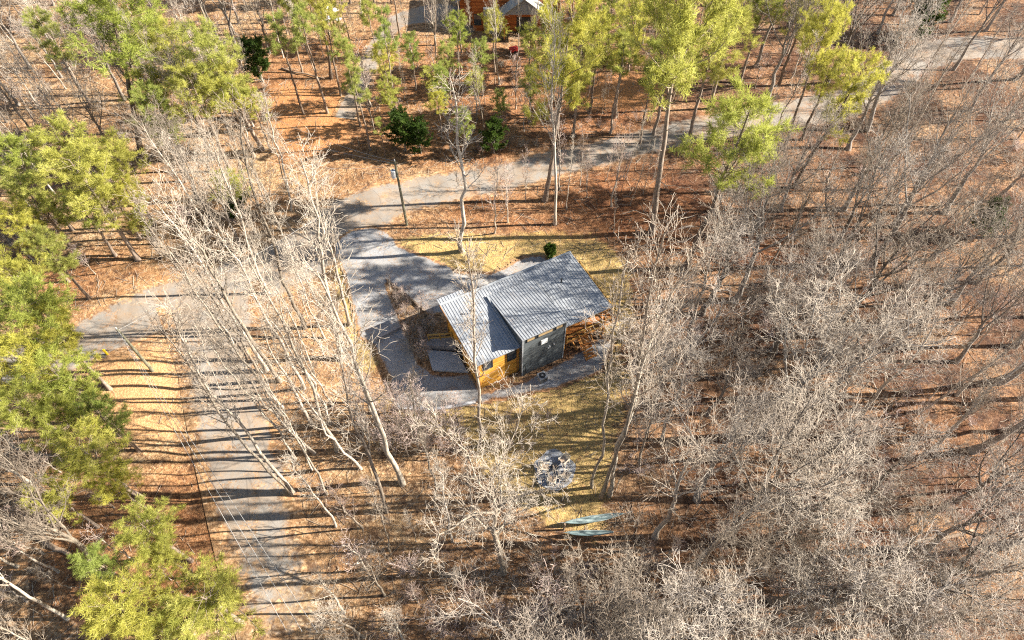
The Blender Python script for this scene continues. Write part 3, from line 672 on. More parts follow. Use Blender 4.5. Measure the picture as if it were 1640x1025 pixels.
def needles(rg, C, D, q, ln, wd, spread=1.0):
    M = len(C); Cn = np.repeat(C, q, 0); Dn = norm(np.repeat(D, q, 0)*.9+rg.normal(size=(M*q, 3))*spread)
    pr = norm(np.cross(Dn, rg.normal(size=(M*q, 3)))); L = ln*rg.uniform(.6, 1.2, (M*q, 1))
    Cn = Cn+rg.normal(size=Cn.shape)*.06
    V = np.stack([Cn-pr*wd*.5, Cn+pr*wd*.5, Cn+Dn*L+pr*wd*.3, Cn+Dn*L-pr*wd*.3], 1).reshape(-1, 3)
    return V, np.arange(M*q*4).reshape(-1, 4)
def pine(key, seed, H=17, r0=.22, c0=.5, W=1.0, n1=34, mat=M_needle, q=16, barkm=M_barkp, name='pine_tree', top=.99):
    rg = np.random.default_rng(seed); Pt, Rd = trunkpath(rg, H, 14, .07, r0); big = [batch_tubes(Pt, Rd, 7)]
    prof = lambda t: W*np.sqrt(np.clip(1-((t-(c0+.2*(1-c0)))/(1-c0)/.9)**2, .06, 1))
    L1, R1 = kids(rg, Pt, Rd, n1, c0, top, 3.0, 1.0, .10, 6, .16, .4, .022, prof, 9, (.35, 1.5)); big.append(batch_tubes(L1, R1, 4))
    nd = kids(rg, Pt, Rd, 5, c0*.45, c0, 1.3, 1.2, .0, 4, .15, .25, .015); big.append(batch_tubes(*nd, 3))
    L2, R2 = kids(rg, L1, R1, 7, .45, 1.0, 1.25*W**.5, .7, .08, 4, .15, .6, .012)
    sm = batch_tubes(L2, R2, 3); big.append(sm)
    C = np.concatenate([L2[:, -1], L2[:, -2], L2[:, 1], L1[:, -1]]); D = np.concatenate([norm(L2[:, -1]-L2[:, -2])]*3+[norm(L1[:, -1]-L1[:, -2])])
    D = norm(D+np.array([0, 0, .5]))
    V2, F2 = needles(rg, C, D, q+4, .42, .028, .85)
    V, F = join(big); proto(key, name, [('trunk', V, F, barkm), ('crown', V2, F2, mat)], H, 1)
def bush(key, seed, H, Wd, mat, name, conic=0.0, q=14, n=500):
    rg = np.random.default_rng(seed); Pt, Rd = trunkpath(rg, H, 8, .05, .07); 
    L1, R1 = kids(rg, Pt, Rd, 26, .08, .98, Wd, 1.0, .12, 5, .12, .4, .015, lambda t: 1.1-t*(.55+.4*conic))
    L2, R2 = kids(rg, L1, R1, 7, .25, 1.0, Wd*.35, .7, .08, 4, .15, .6, .01)
    V, F = join([batch_tubes(Pt, Rd, 6), batch_tubes(L1, R1, 4), batch_tubes(L2, R2, 3)])
    C = np.concatenate([L2[:, -1], L2[:, 2], L2[:, 1]]); D = norm(np.concatenate([L2[:, -1]-L2[:, 0]]*3)); V2, F2 = needles(rg, C, D, q, .26, .07, 1.0)
    proto(key, name, [('trunk', V, F, M_barkg), ('crown', V2, F2, mat)], H, 1)
def brush(key, seed, H=2.2, mat=M_twigp, stems=9):
    rg = np.random.default_rng(seed); base = np.zeros((stems, 6, 3)); a = rg.random(stems)*6.28; ln = rg.uniform(.25, .75, stems)
    z = np.linspace(0, 1, 6); base[:, :, 0] = (np.cos(a)*ln)[:, None]*z*H*.7+rg.normal(size=(stems, 1))*.15; base[:, :, 1] = (np.sin(a)*ln)[:, None]*z*H*.7+rg.normal(size=(stems, 1))*.15; base[:, :, 2] = z*H*rg.uniform(.6, 1, (stems, 1))
    base += rg.normal(size=base.shape)*.04; Rr = np.broadcast_to(.022*(1-.6*z)[None], (stems, 6))
    L1, R1 = kids(rg, base, Rr, 7, .2, 1, H*.32, .6, .12, 4, .14, .7, .011); L2, R2 = kids(rg, L1, R1, 4, .2, 1, H*.14, .6, .06, 3, .15, .8, .010)
    V, F = join([batch_tubes(base, Rr, 4), batch_tubes(L1, R1, 3), batch_tubes(L2, R2, 3)]); proto(key, 'bare_shrub', [('', V, F, mat)], H, 1)
for i in range(4): bare('tall%d' % i, 10+i, mode='tall', barkm=M_barkw if i < 2 else M_bark)
for i in range(4): bare('pole%d' % i, 110+i, mode='pole', barkm=M_barkw, r0=(.17,.115,.14,.085)[i], W=(.85,.7,.85,.55)[i])
bare('slim0', 20, mode='tall', H=22, W=.5, dens=.8, r0=.13); bare('slim1', 21, H=22, mode='tall', W=.45, dens=.7, r0=.12)
for i in range(3): bare('wide%d' % i, 30+i, H=19, mode='wide', barkm=M_barkg, twigm=(M_twigg, M_twig, M_twigg)[i], r0=.22)
bare('widew', 38, H=19, mode='wide', barkm=M_barkw, twigm=M_twig, r0=.24)
bare('spread', 52, H=31, mode='spread', barkm=M_barkw, twigm=M_twig, r0=.24)
for i in range(3): bare('sap%d' % i, 60+i, H=6, mode='sap', barkm=M_bark, twigm=M_twigp, r0=.05, name='sapling', tw=.013)
for i in range(4): pine('pine%d' % i, 70+i, W=(1, 1.15, .9, 1.1)[i], c0=(.5, .58, .45, .55)[i], n1=(34, 36, 38, 32)[i], mat=(M_needle, M_needle, M_needle2, M_needle)[i])
for i in range(2): pine('thinpine%d' % i, 80+i, W=.6, c0=(.6, .68)[i], n1=16, mat=M_needle2, r0=.15, q=13)
bush('cedar0', 90, 5, 2.0, M_dark, 'evergreen_tree'); bush('shrub0', 92, 1.8, .9, M_dark, 'evergreen_shrub'); bush('shrub1', 93, 1.6, .9, M_needle2, 'evergreen_shrub')
for i in range(3): brush('brush%d' % i, 100+i, mat=(M_twigp, M_twig, M_twigg)[i])
rnd = random.Random(5)
PLACED = []
def plant(key, base, H, lean=(0, 0), spin=None, wxy=1.0, label=None, cat=None, group=None):
    name, ms, H0, _ = PROTO[key]
    if label and 'sapling' in label: name = 'sapling'
    up = Vector((lean[0], lean[1], H)); L = up.length
    bz = hs(base[0], base[1]); qt = up.normalized().to_track_quat('Z', 'Y') @ Quaternion((0, 0, 1), rnd.uniform(0, 6.28) if spin is None else spin)
    s = L/H0
    if ms[0][0] == '':
        r = bpy.data.objects.new(name, ms[0][1])
    else: r = bpy.data.objects.new(name, None); r.empty_display_size = .3
    col.objects.link(r); r.location = (base[0], base[1], bz-.05); r.rotation_mode = 'QUATERNION'; r.rotation_quaternion = qt; r.scale = (s*wxy, s*wxy, s)
    if ms[0][0]:
        for pn, me in ms: c_ = bpy.data.objects.new(pn, me); col.objects.link(c_); c_.parent = r
    tag(r, label, cat or name.replace('_', ' ').replace('bare ', '').replace('evergreen ', ''), group); PLACED.append((base[0], base[1])); return r
def hero(key, bpx, tpx, label, wxy=1.0, group=None, spin=None):
    """base pixel + crown top pixel: the top is put where the sight line passes closest above the base"""
    b0 = P(*bpx); r = ray(*tpx); rh = math.hypot(r.x, r.y); t = (b0.x*r.x+b0.y*r.y)/(rh*rh)
    z = CAM_H+r.z*t; print('HERO', label[:30], round(z, 1)); lean = (r.x*t-b0.x, r.y*t-b0.y); return plant(key, (b0.x, b0.y), max(z, 1.5), lean, spin, wxy, label, None, group)
def above(key, tpx, H, label, wxy=1.0, lean=(0, 0), group=None):
    t = P(tpx[0], tpx[1], H); return plant(key, (t.x-lean[0], t.y-lean[1]), H, lean, None, wxy, label, None, group)

# ---- the trees one can single out
G = 'bare trees between the side road and the cabin'
hero('pole0', (449,611), (262,318), 'tall white trunk leaning left over the upper road, base above the pair', 1.0, G)
hero('pole1', (468,791), (250,520), 'white trunk at the lower end of the side road, left one of a twin pair', .9, G)
hero('pole2', (470,787), (275,500), 'white trunk at the lower end of the side road, right one of a twin pair', .9, G)
hero('pole3', (476,697), (268,398), 'slender pale trunk between the side road and the sunlit verge', .9, G)
hero('pole3', (452,697), (330,520), 'short thin pale trunk at the right edge of the side road', .9, G)
hero('pole2', (488,525), (385,180), 'tall bare tree whose pale crown spreads above the junction', 1.15, G)
hero('pole0', (548,575), (480,250), 'bare tree with fine upright crown left of the gravel drive', 1.2, G)
hero('pole0', (645,775), (505,430), 'large white barked tree with thick leaning trunk in front of the cabin', 1.0, G)
hero('pole1', (540,722), (400,420), 'bare tree with pale straight trunk left of the large white one', 1.1, G)
hero('pole3', (700,815), (655,600), 'thin pale tree left of the spreading tree', 1.0, G)
hero('pole3', (610,690), (520,470), 'thin bare tree below the gravel yard', 1.0, G)
hero('pole1', (590,640), (470,400), 'bare tree below the end of the parking lane', 1.0, G)
hero('spread', (806,916), (760,600), 'big spreading white tree with heavy low limbs in the lower centre', .7, None, 2.6)
hero('tall3', (560,520), (500,260), 'dense fine twigged crown above the start of the gravel drive', .9)
hero('tall2', (430,470), (330,200), 'bare tree with wide fine crown upper left of the junction', .9)
hero('tall3', (620,820), (540,560), 'fine twigged tree below the large white barked tree', .8)
hero('slim0', (768,715), (746,390), 'slim pale tree rising in front of the orange cabin wall', .8)
hero('slim1', (740,402), (722,128), 'bare tree with fan shaped white crown behind the cabin', 1.7)
G = 'curved trunks beside the stone patio'
hero('pole3', (948,780), (1008,400), 'leftmost curved trunk beside the stone patio', .9, G)
hero('pole1', (962,797), (1065,370), 'thick middle trunk beside the stone patio', .9, G)
hero('pole2', (976,793), (1110,420), 'rightmost leaning trunk beside the stone patio', .9, G)
for bx, tx, kk_, lb in (((800,135),(788,-40),'tall2','bare tree screening the middle of the far house'),((758,120),(746,-30),'slim0','thin bare tree in front of the left wall of the far house'),((852,138),(862,-30),'tall3','bare tree screening the right gable of the far house'),((828,110),(830,-50),'slim1','thin bare tree just behind the red cart'),((700,118),(690,-30),'tall2','bare tree left of the far house by its drive')):
    hero(kk_, bx, tx, lb, .8)
hero('tall3', (889,358), (888,28), 'tall grey bare tree with double trunk on the far side of the cabin', .75)
hero('pine0', (873,320), (915,10), 'tall green pine just behind the grey bare tree across the road', .8)
hero('pine1', (1043,375), (1100,-15), 'tall pine with wide bright crown right of centre at the top edge', .85)
hero('pine3', (1098,430), (1200,178), 'grey trunked pine with bright yellow green crown right of the cabin', 1.05)
hero('pine0', (1270,300), (1385,106), 'bright green round crowned pine on the far right road side', .85)
hero('pine1', (1255,240), (1330,25), 'yellow green pine above the right road near the top', .8)
G = 'pines on the left'
hero('pine1', (228,255), (175,-10), 'large yellow green pine at the top left', 1.25, G)
hero('pine2', (420,240), (320,58), 'mid green pine left of the reddish clearing', 1.2, G)
hero('pine2', (297,292), (235,150), 'dense green pine with long bare trunk in the upper left', 1.1, G)
above('pine0', (85,210), 13, 'big bushy pine left of the upper left thicket', 1.3, (0,0), G)
above('pine3', (170,235), 12, 'bushy pine right of the biggest left hand pine', 1.25, (0,0), G)
above('pine2', (30,290), 12, 'green pine cut by the left picture edge above the road', 1.3, (0,0), G)
above('pine3', (120,320), 9, 'lower yellow green pine over the reddish bank', 1.4, (0,0), G)
above('pine1', (40,490), 14, 'pale yellow pine at the left edge just below the road', 1.3, (0,0), G)
for a, c_, H, kx, lb in ((10,230,13,'pine3','pale yellow pine cut by the left edge at the upper left'),(150,270,11,'pine0','pale yellow pine between the two biggest left hand crowns'),(200,300,9,'pine3','yellow green pine at the right end of the big left hand group'),(215,345,7,'pine1','low yellow green pine above the left road bend'),(15,340,11,'pine0','yellow pine low on the left edge above the road'),(5,430,12,'pine1','yellow green pine on the left edge over the bank'),(75,520,12,'pine0','pale pine overhanging the left end of the road'),(30,650,12,'pine3','pale pine on the left edge beside the clearing'),(95,660,10,'pine1','pale yellow pine left of the smaller darker one'),(75,790,9,'pine0','light pine left of the loose one by the side road'),(170,765,9,'pine3','light pine above the loose one by the side road'),(250,880,8,'pine1','small light pine close to the side road'),(150,900,9,'pine2','light green pine in the lower left wood'),(60,30,13,'pine2','green pine in the top left corner'),(230,120,12,'pine1','yellow pine below the large top left pine'),(350,110,13,'pine0','yellow green pine beside the reddish clearing'),(400,150,9,'pine3','low pine at the left side of the reddish clearing')):
    above(kx, (a, c_), H, lb, 1.05, (0,0), G)
above('pine2', (60,380), 10, 'olive pine between the two left hand roadside groups', 1.25, (0,0), G)
above('pine3', (300,120), 14, 'yellow green pine between the top left pine and the reddish clearing', 1.2, (0,0), G)
above('pine0', (110,255), 15, 'yellow pine at the centre of the big left hand group', 1.25, (0,0), G)
above('pine3', (360,280), 8, 'small yellow green pine under the pale crowns left of the junction', 1.4, (0,0), G)
above('pine1', (250,50), 15, 'yellow pine right of the large top left pine', 1.1, (0,0), G)
above('pine0', (90,600), 12, 'pale green pine left of the orange clearing', 1.25, (0,0), G)
above('pine3', (20,570), 13, 'yellow green pine touching the left edge beside the clearing', 1.3, (0,0), G)
above('pine2', (150,655), 9, 'small darker pine at the lower end of the orange clearing', 1.3, (0,0), G)
above('pine3', (130,720), 11, 'pine with loose crown left of the side road', 1.4, (0,0), G)
above('pine0', (220,835), 10, 'loose yellow green pine close to the side road', 1.3, (0,0), G)
above('pine1', (190,975), 9, 'left of two bright pines at the bottom edge', 1.9, (0,0), G)
above('pine0', (320,955), 9, 'right of two bright pines at the bottom edge', 1.9, (0,0), G)
above('pine3', (260,1010), 8, 'green pine cut by the bottom edge beside the side road', 1.8, (0,0), G)
G = 'young pines below the far house'
for a, c_, H, kx, lb in ((655,60,8,'pine2','leftmost young pine below the far drive'),(715,75,8,'pine2','young pine left of the red cart'),(760,120,7,'pine3','pale young pine below the far house'),(690,110,7,'pine0','pale young pine between road and far drive'),(800,150,6,'pine2','small pine right of the white fan shaped crown'),(565,110,12,'thinpine0','thin pine beside the far drive'),(545,60,13,'thinpine1','thin tall pine left of the far drive'),(440,30,14,'thinpine0','thin tall pine over the reddish clearing'),(480,15,15,'thinpine1','thin pine at the top edge over the clearing'),(1300,-5,13,'pine3','bright pine at the top edge right of centre'),(1000,60,14,'thinpine0','thin pine over the tan clearing across the road'),(1050,100,12,'thinpine1','thin pine left of the wide crowned pine'),(960,40,13,'pine2','green pine at the top behind the far house'),(605,190,6,'thinpine0','small thin pine at the edge of the far drive'),(1230,-10,13,'pine1','yellow green pine cut by the top edge'),(1010,20,15,'pine0','yellow green pine behind the tan clearing at the top'),(1180,20,14,'pine3','yellow pine between the bright crowns at the top edge'),(1080,60,14,'pine3','pale pine under the wide crowned pine'),(930,90,12,'pine0','yellow pine right of the tall double trunk'),(790,20,9,'pine3','light pine right before the far house gable'),(700,150,7,'pine3','low light pine above the fan shaped crown'),(620,130,8,'pine0','light pine right of the far drive'),(770,70,8,'pine2','pale pine screening the far house left corner'),(850,45,9,'pine3','pine screening the right corner of the far house'),(885,30,10,'pine2','pine just right of the far house'),(730,30,9,'pine0','pine at the left side of the far house'),(610,75,9,'pine3','soft green pine on the left side of the far drive'),(740,180,7,'pine2','low pale pine touching the crown of the fan shaped tree'),(850,115,8,'pine2','green pine left of the tall double trunk'),(1150,50,15,'pine0','bright pine right of the wide crowned pine'),(1340,95,12,'pine3','lime green pine above the round crowned roadside pine')):
    above(kx, (a, c_), H, lb, 1.15, (0,0), G)
for a, c_, H, lb in ((640,185,5.5,'dark round evergreen beside the road left of the fan shaped tree'),(668,200,4.5,'dark evergreen right behind the fan shaped bare tree'),(790,200,4.5,'grey green evergreen right of the fan shaped bare tree'),(400,70,6,'dark evergreen in the upper left clearing'),(1500,-10,7,'dark evergreen at the top right edge'),(1600,330,5,'dark evergreen low at the right picture edge'),(370,310,4,'dark evergreen bush left of the junction')):
    above('cedar0', (a, c_), H, lb, 1.1)
o = P(880, 412); plant('shrub0', (o.x, o.y), 1.6, label='small dark evergreen shrub at the back corner of the cabin roof')

# ---- woods: each stand scattered inside its own outline; labels count along the stand
KEEP = [[(535,365),(640,370),(760,420),(900,395),(1020,460),(1010,620),(920,690),(750,690),(600,560)],
        [(140,560),(290,545),(345,545),(455,760),(455,860),(330,900),(290,700),(170,680)],
        [(790,600),(1010,590),(1000,880),(860,900),(790,790)],
        [(560,290),(880,245),(1050,205),(1060,250),(880,290),(650,365),(560,370)],
        [(105,520),(300,435),(340,545),(110,600)], [(420,140),(560,150),(560,270),(440,260)], [(735,-20),(890,-20),(890,60),(735,60)],[(930,380),(1090,380),(1010,500),(960,470)]]
BASEKEEP = [wpoly(q) for q in ([(540,365),(640,375),(760,400),(930,385),(1040,420),(1010,600),(985,700),(960,880),(880,880),(800,760),(640,665),(560,560)], [(140,575),(290,545),(330,545),(470,780),(560,1060),(400,1060),(300,860),(180,680)],[(720,-60),(900,-60),(910,80),(720,80)])]
ORD = 'first second third fourth fifth sixth seventh eighth ninth tenth eleventh twelfth thirteenth fourteenth fifteenth sixteenth seventeenth eighteenth nineteenth'.split()
TENS = {20:'twent',30:'thirt',40:'fort',50:'fift',60:'sixt',70:'sevent',80:'eight',90:'ninet'}
def ordw(n):
    if n < 20: return ORD[n-1]
    t, r = n//10*10, n % 10
    return TENS[t]+'ieth' if r == 0 else TENS[t]+'y-'+ORD[r-1]
def okbase(x, y, mind):
    for poly in BASEKEEP:
        if inpoly(x, y, poly): return False
    for rd in ROADW:
        for (a, b_, wd) in rd:
            if (x-a)**2+(y-b_)**2 < (wd/2+.6)**2: return False
    for (a, b_) in PLACED:
        if (x-a)**2+(y-b_)**2 < mind*mind: return False
    return True
NUMW = 'one two three four five six seven eight nine ten eleven twelve'.split()
def rows(got):
    got.sort(key=lambda g: g[2]); n = len(got); nr = max(1, math.ceil(n/12)); out = []
    for r in range(nr):
        part = sorted(got[r*n//nr:(r+1)*n//nr])
        for i, g in enumerate(part): out.append(tuple(g[1:])+(('%s from left' % ordw(i+1)) + (', row %s,' % NUMW[r] if nr > 1 else ''),))
    return out
SUNNY = [wpoly(q) for q in ([(540,365),(960,380),(1060,480),(1050,640),(990,900),(800,860),(600,680)], [(140,560),(300,440),(470,440),(470,780),(300,800)])]
SUNNY[0] = [(a, b_) for a, b_ in SUNNY[0]]
def stand(poly, mind, n, keys, Hr, desc, where, group, seed, wxy=(.85, 1.2), crownfree=True, kz=.72, inyard=False):
    rg = random.Random(seed); W = wpoly(poly) ; bx = [min(a for a, b in W), max(a for a, b in W), min(b for a, b in W), max(b for a, b in W)]
    got = []; tries = 0
    while len(got) < n and tries < n*120:
        tries += 1; x = rg.uniform(bx[0], bx[1]); y = rg.uniform(bx[2], bx[3])
        if not inpoly(x, y, W): continue
        if inyard:
            if inpoly(x, y, DRIVE) or any((x-a)**2+(y-b_)**2 < mind*mind for a, b_ in PLACED): continue
        elif not okbase(x, y, mind): continue
        H = rg.uniform(*Hr)
        shade = False
        for kzz in (.5, .65, .8, .95):
            q = H*kzz/math.tan(SUN_EL)
            for dv in (-2.6, 0, 2.6):
                if any(inpoly(x-q*math.cos(SUN_AZ), y-q*math.sin(SUN_AZ)+dv, K_) for K_ in SUNNY): shade = True
        if shade and H > 6 and rg.random() < .92: continue
        if crownfree:
            bad = False
            for kzz in (kz, 1.0):
                q = proj((x, y, H*kzz))
                if any(inpoly(q[0], q[1], K_) for K_ in KEEP): bad = True
            if bad: continue
        PLACED.append((x, y)); got.append((proj((x, y, 0))[0], x, y, H))
    for i, (x, y, H, pos) in enumerate(rows(got)):
        key = rg.choice(keys); ln = (rg.gauss(0, .045)*H, rg.gauss(0, .045)*H)
        plant(key, (x, y), H, ln, rg.uniform(0, 6.28), rg.uniform(*wxy), '%s, %s %s' % (desc, pos, where), None, group)
    return len(got)
cnt = []
WD = ['wide0','wide1','wide2','wide0','tall2','tall3']
cnt.append(stand([(1040,560),(1130,470),(1330,470),(1400,640),(1300,860),(1100,900),(1010,840)], 3.6, 34, WD, (12,22), 'dense grey bare tree', 'right of the patio', 'bare trees right of the patio', 1, (1.0,1.35)))
cnt.append(stand([(1330,380),(1600,300),(1720,640),(1600,900),(1340,880),(1400,600)], 4.2, 33, WD, (12,22), 'grey bare tree', 'in the wood at the right edge', 'bare trees at the right edge', 2, (1.0,1.35)))
cnt.append(stand([(1180,260),(1420,200),(1500,330),(1400,480),(1150,450),(1110,400)], 4.2, 26, WD+['slim0','slim1'], (11,20), 'bare tree', 'in the wood below the right road', 'bare trees below the right road', 3, (.9,1.2)))
cnt.append(stand([(1110,-20),(1700,-40),(1800,60),(1640,230),(1440,200),(1180,180)], 3.9, 44, WD+['tall2'], (11,19), 'bare tree', 'in the wood above the right road', 'bare trees above the right road', 4))
cnt.append(stand([(820,1040),(960,1000),(1100,900),(1400,880),(1500,1000),(1300,1230),(1000,1250),(820,1230)], 1.9, 48, ['wide0','wide1','widew','tall2','wide2'], (9,18), 'pale bare tree', 'along the bottom edge', 'bare trees along the bottom edge', 5, (1.1,1.5), kz=.9))
cnt.append(stand([(600,1080),(820,1080),(820,1230),(640,1230)], 2.2, 7, ['tall2','widew','tall3'], (8,15), 'lone pale bare tree', 'at the bottom edge centre', 'bare trees at the bottom centre', 29, (.8,1.1), kz=.9))
cnt.append(stand([(-60,-40),(150,-60),(440,20),(440,120),(400,420),(100,440),(-150,420)], 2.7, 90, ['tall2','tall3','wide1','wide1','slim0','wide2'], (9,18), 'pale bare tree', 'in the upper left thicket', 'bare trees in the upper left thicket', 6))
cnt.append(stand([(-50,700),(110,740),(260,860),(320,1000),(300,1200),(100,1250),(-100,900)], 3.4, 22, ['tall0','tall1','widew','tall2'], (10,20), 'white bare tree', 'in the lower left wood', 'bare trees in the lower left wood', 7, (.7,1)))
cnt.append(stand([(330,320),(480,300),(520,380),(420,420),(330,430)], 2.6, 12, ['pole3','slim1','pole1'], (10,18), 'thin bare tree', 'left of the road junction', 'bare trees left of the junction', 8))
cnt.append(stand([(470,590),(560,560),(630,660),(760,760),(760,860),(600,900),(480,860),(460,640)], 3.0, 14, ['pole3','slim0','slim1','pole1'], (10,20), 'white bare tree', 'in the group in front of the cabin', 'bare trees in front of the cabin', 9))
cnt.append(stand([(430,-60),(1100,-60),(1140,130),(1000,200),(560,260),(500,160),(430,60)], 2.3, 72, ['slim0','slim1','tall2','thinpine0','thinpine1','pine2','pine3'], (8,15), 'slender tree', 'in the wood around the far house', 'slender trees below the far house', 10, (.7,1.05)))
cnt.append(stand([(700,345),(1040,270),(1080,400),(930,370),(700,385)], 2.2, 17, ['slim0','slim1','sap0','sap1','sap2'], (6,13), 'thin bare tree', 'between the road and the cabin', 'thin trees behind the cabin', 11, (.6,.9), False))
cnt.append(stand([(600,640),(640,665),(700,665),(735,680),(745,720),(680,740),(600,720),(570,660)], .9, 40, ['sap0','sap1','sap2'], (4,7.5), 'pinkish twiggy sapling', 'below the gravel yard', 'saplings before the gravel yard', 12, (1,1.5), False, .72, True))
cnt.append(stand([(760,690),(880,660),(900,700),(850,740),(760,740)], 1.0, 12, ['sap0','sap1','sap2'], (2,3.6), 'low twiggy sapling', 'below the orange wall', 'saplings below the orange wall', 30, (1,1.5), False, .72, True))
cnt.append(stand([(618,456),(664,490),(692,508),(700,540),(682,556),(690,592),(662,575),(640,512)], .7, 24, ['sap0','sap1','sap2'], (1.8,3.4), 'twiggy sapling', 'on the shaded bank beside the drive', 'saplings on the bank', 13, (1.1,1.6), False, .72, True))
cnt.append(stand([(440,1000),(620,940),(700,1060),(660,1200),(520,1200)], 2.4, 9, ['tall0','tall1','tall2'], (10,18), 'white bare tree', 'at the bottom edge right of the side road', 'bare trees at the bottom by the side road', 14, (.9,1.2)))
cnt.append(stand([(1000,560),(1100,480),(1120,700),(1010,760),(1010,640)], 1.6, 24, ['sap0','sap1','sap2','slim1'], (3,9), 'pale thin sapling', 'on the slope right of the cabin', 'saplings right of the cabin', 15, (1.0,1.5), False))
cnt.append(stand([(380,560),(520,520),(600,640),(560,740),(480,760),(430,640)], 1.6, 15, ['pole3','slim0','pole1','slim1','tall3'], (15,25), 'slender white tree', 'leaning over the junction', 'white trees leaning over the junction', 16, (.8,1.1), False))
cnt.append(stand([(620,700),(800,760),(900,880),(980,900),(1100,880),(1090,1000),(700,1000),(560,900)], 2.4, 30, ['sap0','sap1','sap2','pole3','slim1'], (3,11), 'thin pale sapling', 'around the big spreading tree', 'saplings round the spreading tree', 17, (.9,1.4), True))
SP = ['sap0','sap1','sap2','pole3']
cnt.append(stand([(1000,480),(1300,430),(1640,480),(1640,1000),(1000,960)], 1.8, 70, SP, (4,9), 'slim sapling', 'under the right hand crowns', 'saplings under the right wood', 18, (.9,1.4), False))
cnt.append(stand([(-40,0),(430,0),(430,300),(420,430),(0,470)], 1.8, 70, SP, (4,9), 'slim sapling', 'in the upper left wood', 'saplings in the upper left wood', 19, (.9,1.4), True))
cnt.append(stand([(430,0),(1100,0),(1640,80),(1640,250),(1050,170),(850,230),(560,250)], 1.8, 80, SP, (4,9), 'slim sapling', 'above the upper road', 'saplings above the upper road', 20, (.9,1.4), True))
cnt.append(stand([(20,650),(140,700),(290,860),(320,1020),(0,1020)], 1.8, 24, SP, (3,8), 'slim sapling', 'in the lower left wood', 'saplings in the lower left wood', 27, (.9,1.4), True))
print('STANDS', cnt, sum(cnt))
# low brush
def brushes(poly, n, Hr, where, group, seed, mind=1.4, keys=('brush0','brush1','brush2')):
    rg = random.Random(seed); W = wpoly(poly); got = []; tries = 0; loc = []
    while len(got) < n and tries < n*40:
        tries += 1; x = rg.uniform(min(a for a, b in W), max(a for a, b in W)); y = rg.uniform(min(b for a, b in W), max(b for a, b in W))
        if not inpoly(x, y, W) or inpoly(x, y, DRIVE) or (mind > 1 and inpoly(x, y, BASEKEEP[0])): continue
        if any((x-a)**2+(y-b_)**2 < (wd/2+.8)**2 for rd in ROADW for (a, b_, wd) in rd): continue
        if any((x-a)**2+(y-b_)**2 < mind*mind for a, b_ in loc): continue
        loc.append((x, y)); got.append((proj((x, y, 0))[0], x, y))
    for x, y, pos in rows(got): plant(rg.choice(keys), (x, y), rg.uniform(*Hr), (0, 0), rg.uniform(0, 6), rg.uniform(1, 1.6), 'low bare shrub, %s %s' % (pos, where), 'shrub', group)
brushes([(1000,500),(1400,400),(1640,500),(1640,1000),(1000,900)], 60, (1.2,2.6), 'on the floor of the right wood', 'shrubs in the right wood', 21)
brushes([(1080,230),(1640,150),(1640,450),(1050,450)], 40, (1.2,2.6), 'below the right road', 'shrubs below the right road', 22)
brushes([(0,0),(400,0),(420,420),(0,470)], 60, (1.5,3), 'in the upper left thicket floor', 'shrubs in the upper left', 23)
brushes([(625,465),(690,512),(696,545),(680,585),(655,560),(640,515)], 16, (.9,1.8), 'on the dark bank by the drive', 'shrubs on the bank', 28, .8)
brushes([(560,880),(1640,900),(1500,1040),(600,1040)], 60, (1.0,2.4), 'near the bottom edge', 'shrubs near the bottom edge', 24)
brushes([(850,190),(1060,160),(1060,200),(850,250)], 12, (.8,1.5), 'on the bank above the road', 'shrubs above the road', 25)
brushes([(560,100),(850,100),(850,240),(640,280),(540,260)], 16, (.8,1.8), 'across the road from the cabin', 'shrubs across the road', 26)

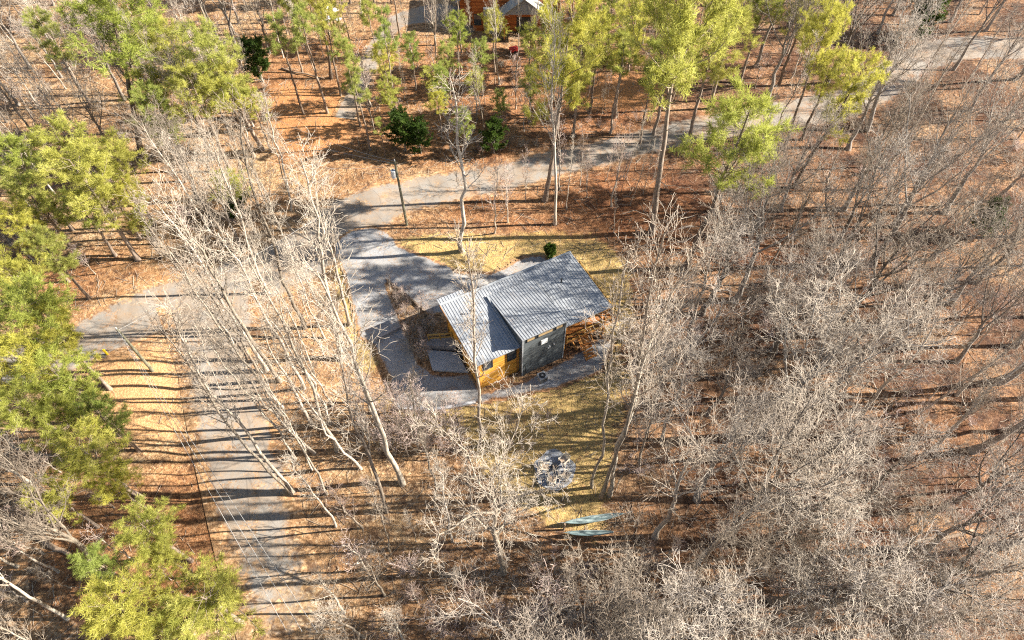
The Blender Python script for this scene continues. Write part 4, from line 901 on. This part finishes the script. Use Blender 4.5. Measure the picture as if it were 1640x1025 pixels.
# ---- fallen logs
for i, (a, c_, a2, c2, r, lb) in enumerate(((960,540,1040,545,.14,'fallen log lying right of the porch'),(1150,800,1240,770,.18,'fallen log in the right wood beside the dark gap'),(1400,880,1560,850,.25,'long fallen trunk near the lower right corner'),(940,905,1090,880,.10,'thin fallen pole below the hammocks'),(1090,450,1180,470,.15,'fallen log behind the right hand trees'),(60,860,130,900,.3,'thick pale fallen trunk in the lower left corner'),(30,720,120,745,.15,'fallen log left of the lower left pines'),(450,110,520,125,.14,'fallen log on the reddish clearing'),(1180,975,1330,985,.12,'thin fallen pole at the bottom right'))):
    A = P(a, c_, .2); B = P(a2, c2, .2); n = 7; pts = [(B-A)*(j/n)+Vector((0, .12*math.sin(j*1.7+i), .03*math.cos(j*2))) for j in range(n+1)]
    q = MB(); q.tube(pts, [r*(1-.5*j/n) for j in range(n+1)], 8); z = q.build('fallen_log', M_log, None, True); z.location = (A.x, A.y, hs(A.x, A.y)+.15); tag(z, lb, 'log', 'fallen logs')

# ---- sticks and leaf drifts on the forest floor (uncountable)
rg = np.random.default_rng(3)
n = 17000; x = rg.uniform(-75, 80, n); y = rg.uniform(9, 105, n); keep = np.ones(n, bool)
keep &= ~(sdist(x, y, DRIVE) > -.3)
for q in BASEKEEP[1:2]: keep &= ~inside(x, y, q) | (rg.random(n) < .15)
for rd in ROADW:
    c_ = np.array(rd); dd = np.min(np.hypot(x[:, None]-c_[None, ::2, 0], y[:, None]-c_[None, ::2, 1]), 1); keep &= dd > 3.0
x, y = x[keep], y[keep]; n = len(x); a = rg.random(n)*6.28; L = rg.uniform(.3, 1.9, n); Pt = np.zeros((n, 3, 3))
for j in range(3):
    Pt[:, j, 0] = x+np.cos(a)*L*(j/2-.5)+rg.normal(size=n)*.05; Pt[:, j, 1] = y+np.sin(a)*L*(j/2-.5)+rg.normal(size=n)*.05
Pt[:, :, 2] = hz(Pt[:, :, 0], Pt[:, :, 1])+.03+rg.random((n, 1))*.12*np.array([[0, .5, 1]]); Rr = np.broadcast_to((rg.uniform(.008, .026, n))[:, None], (n, 3))
V, F = batch_tubes(Pt, Rr, 3); o = mesh_obj('fallen_twigs', V, F, M_twig); tag(o, 'fallen sticks and twigs scattered over the leaf litter', 'twigs', kind='stuff')
print('OBJECTS', len(bpy.data.objects))
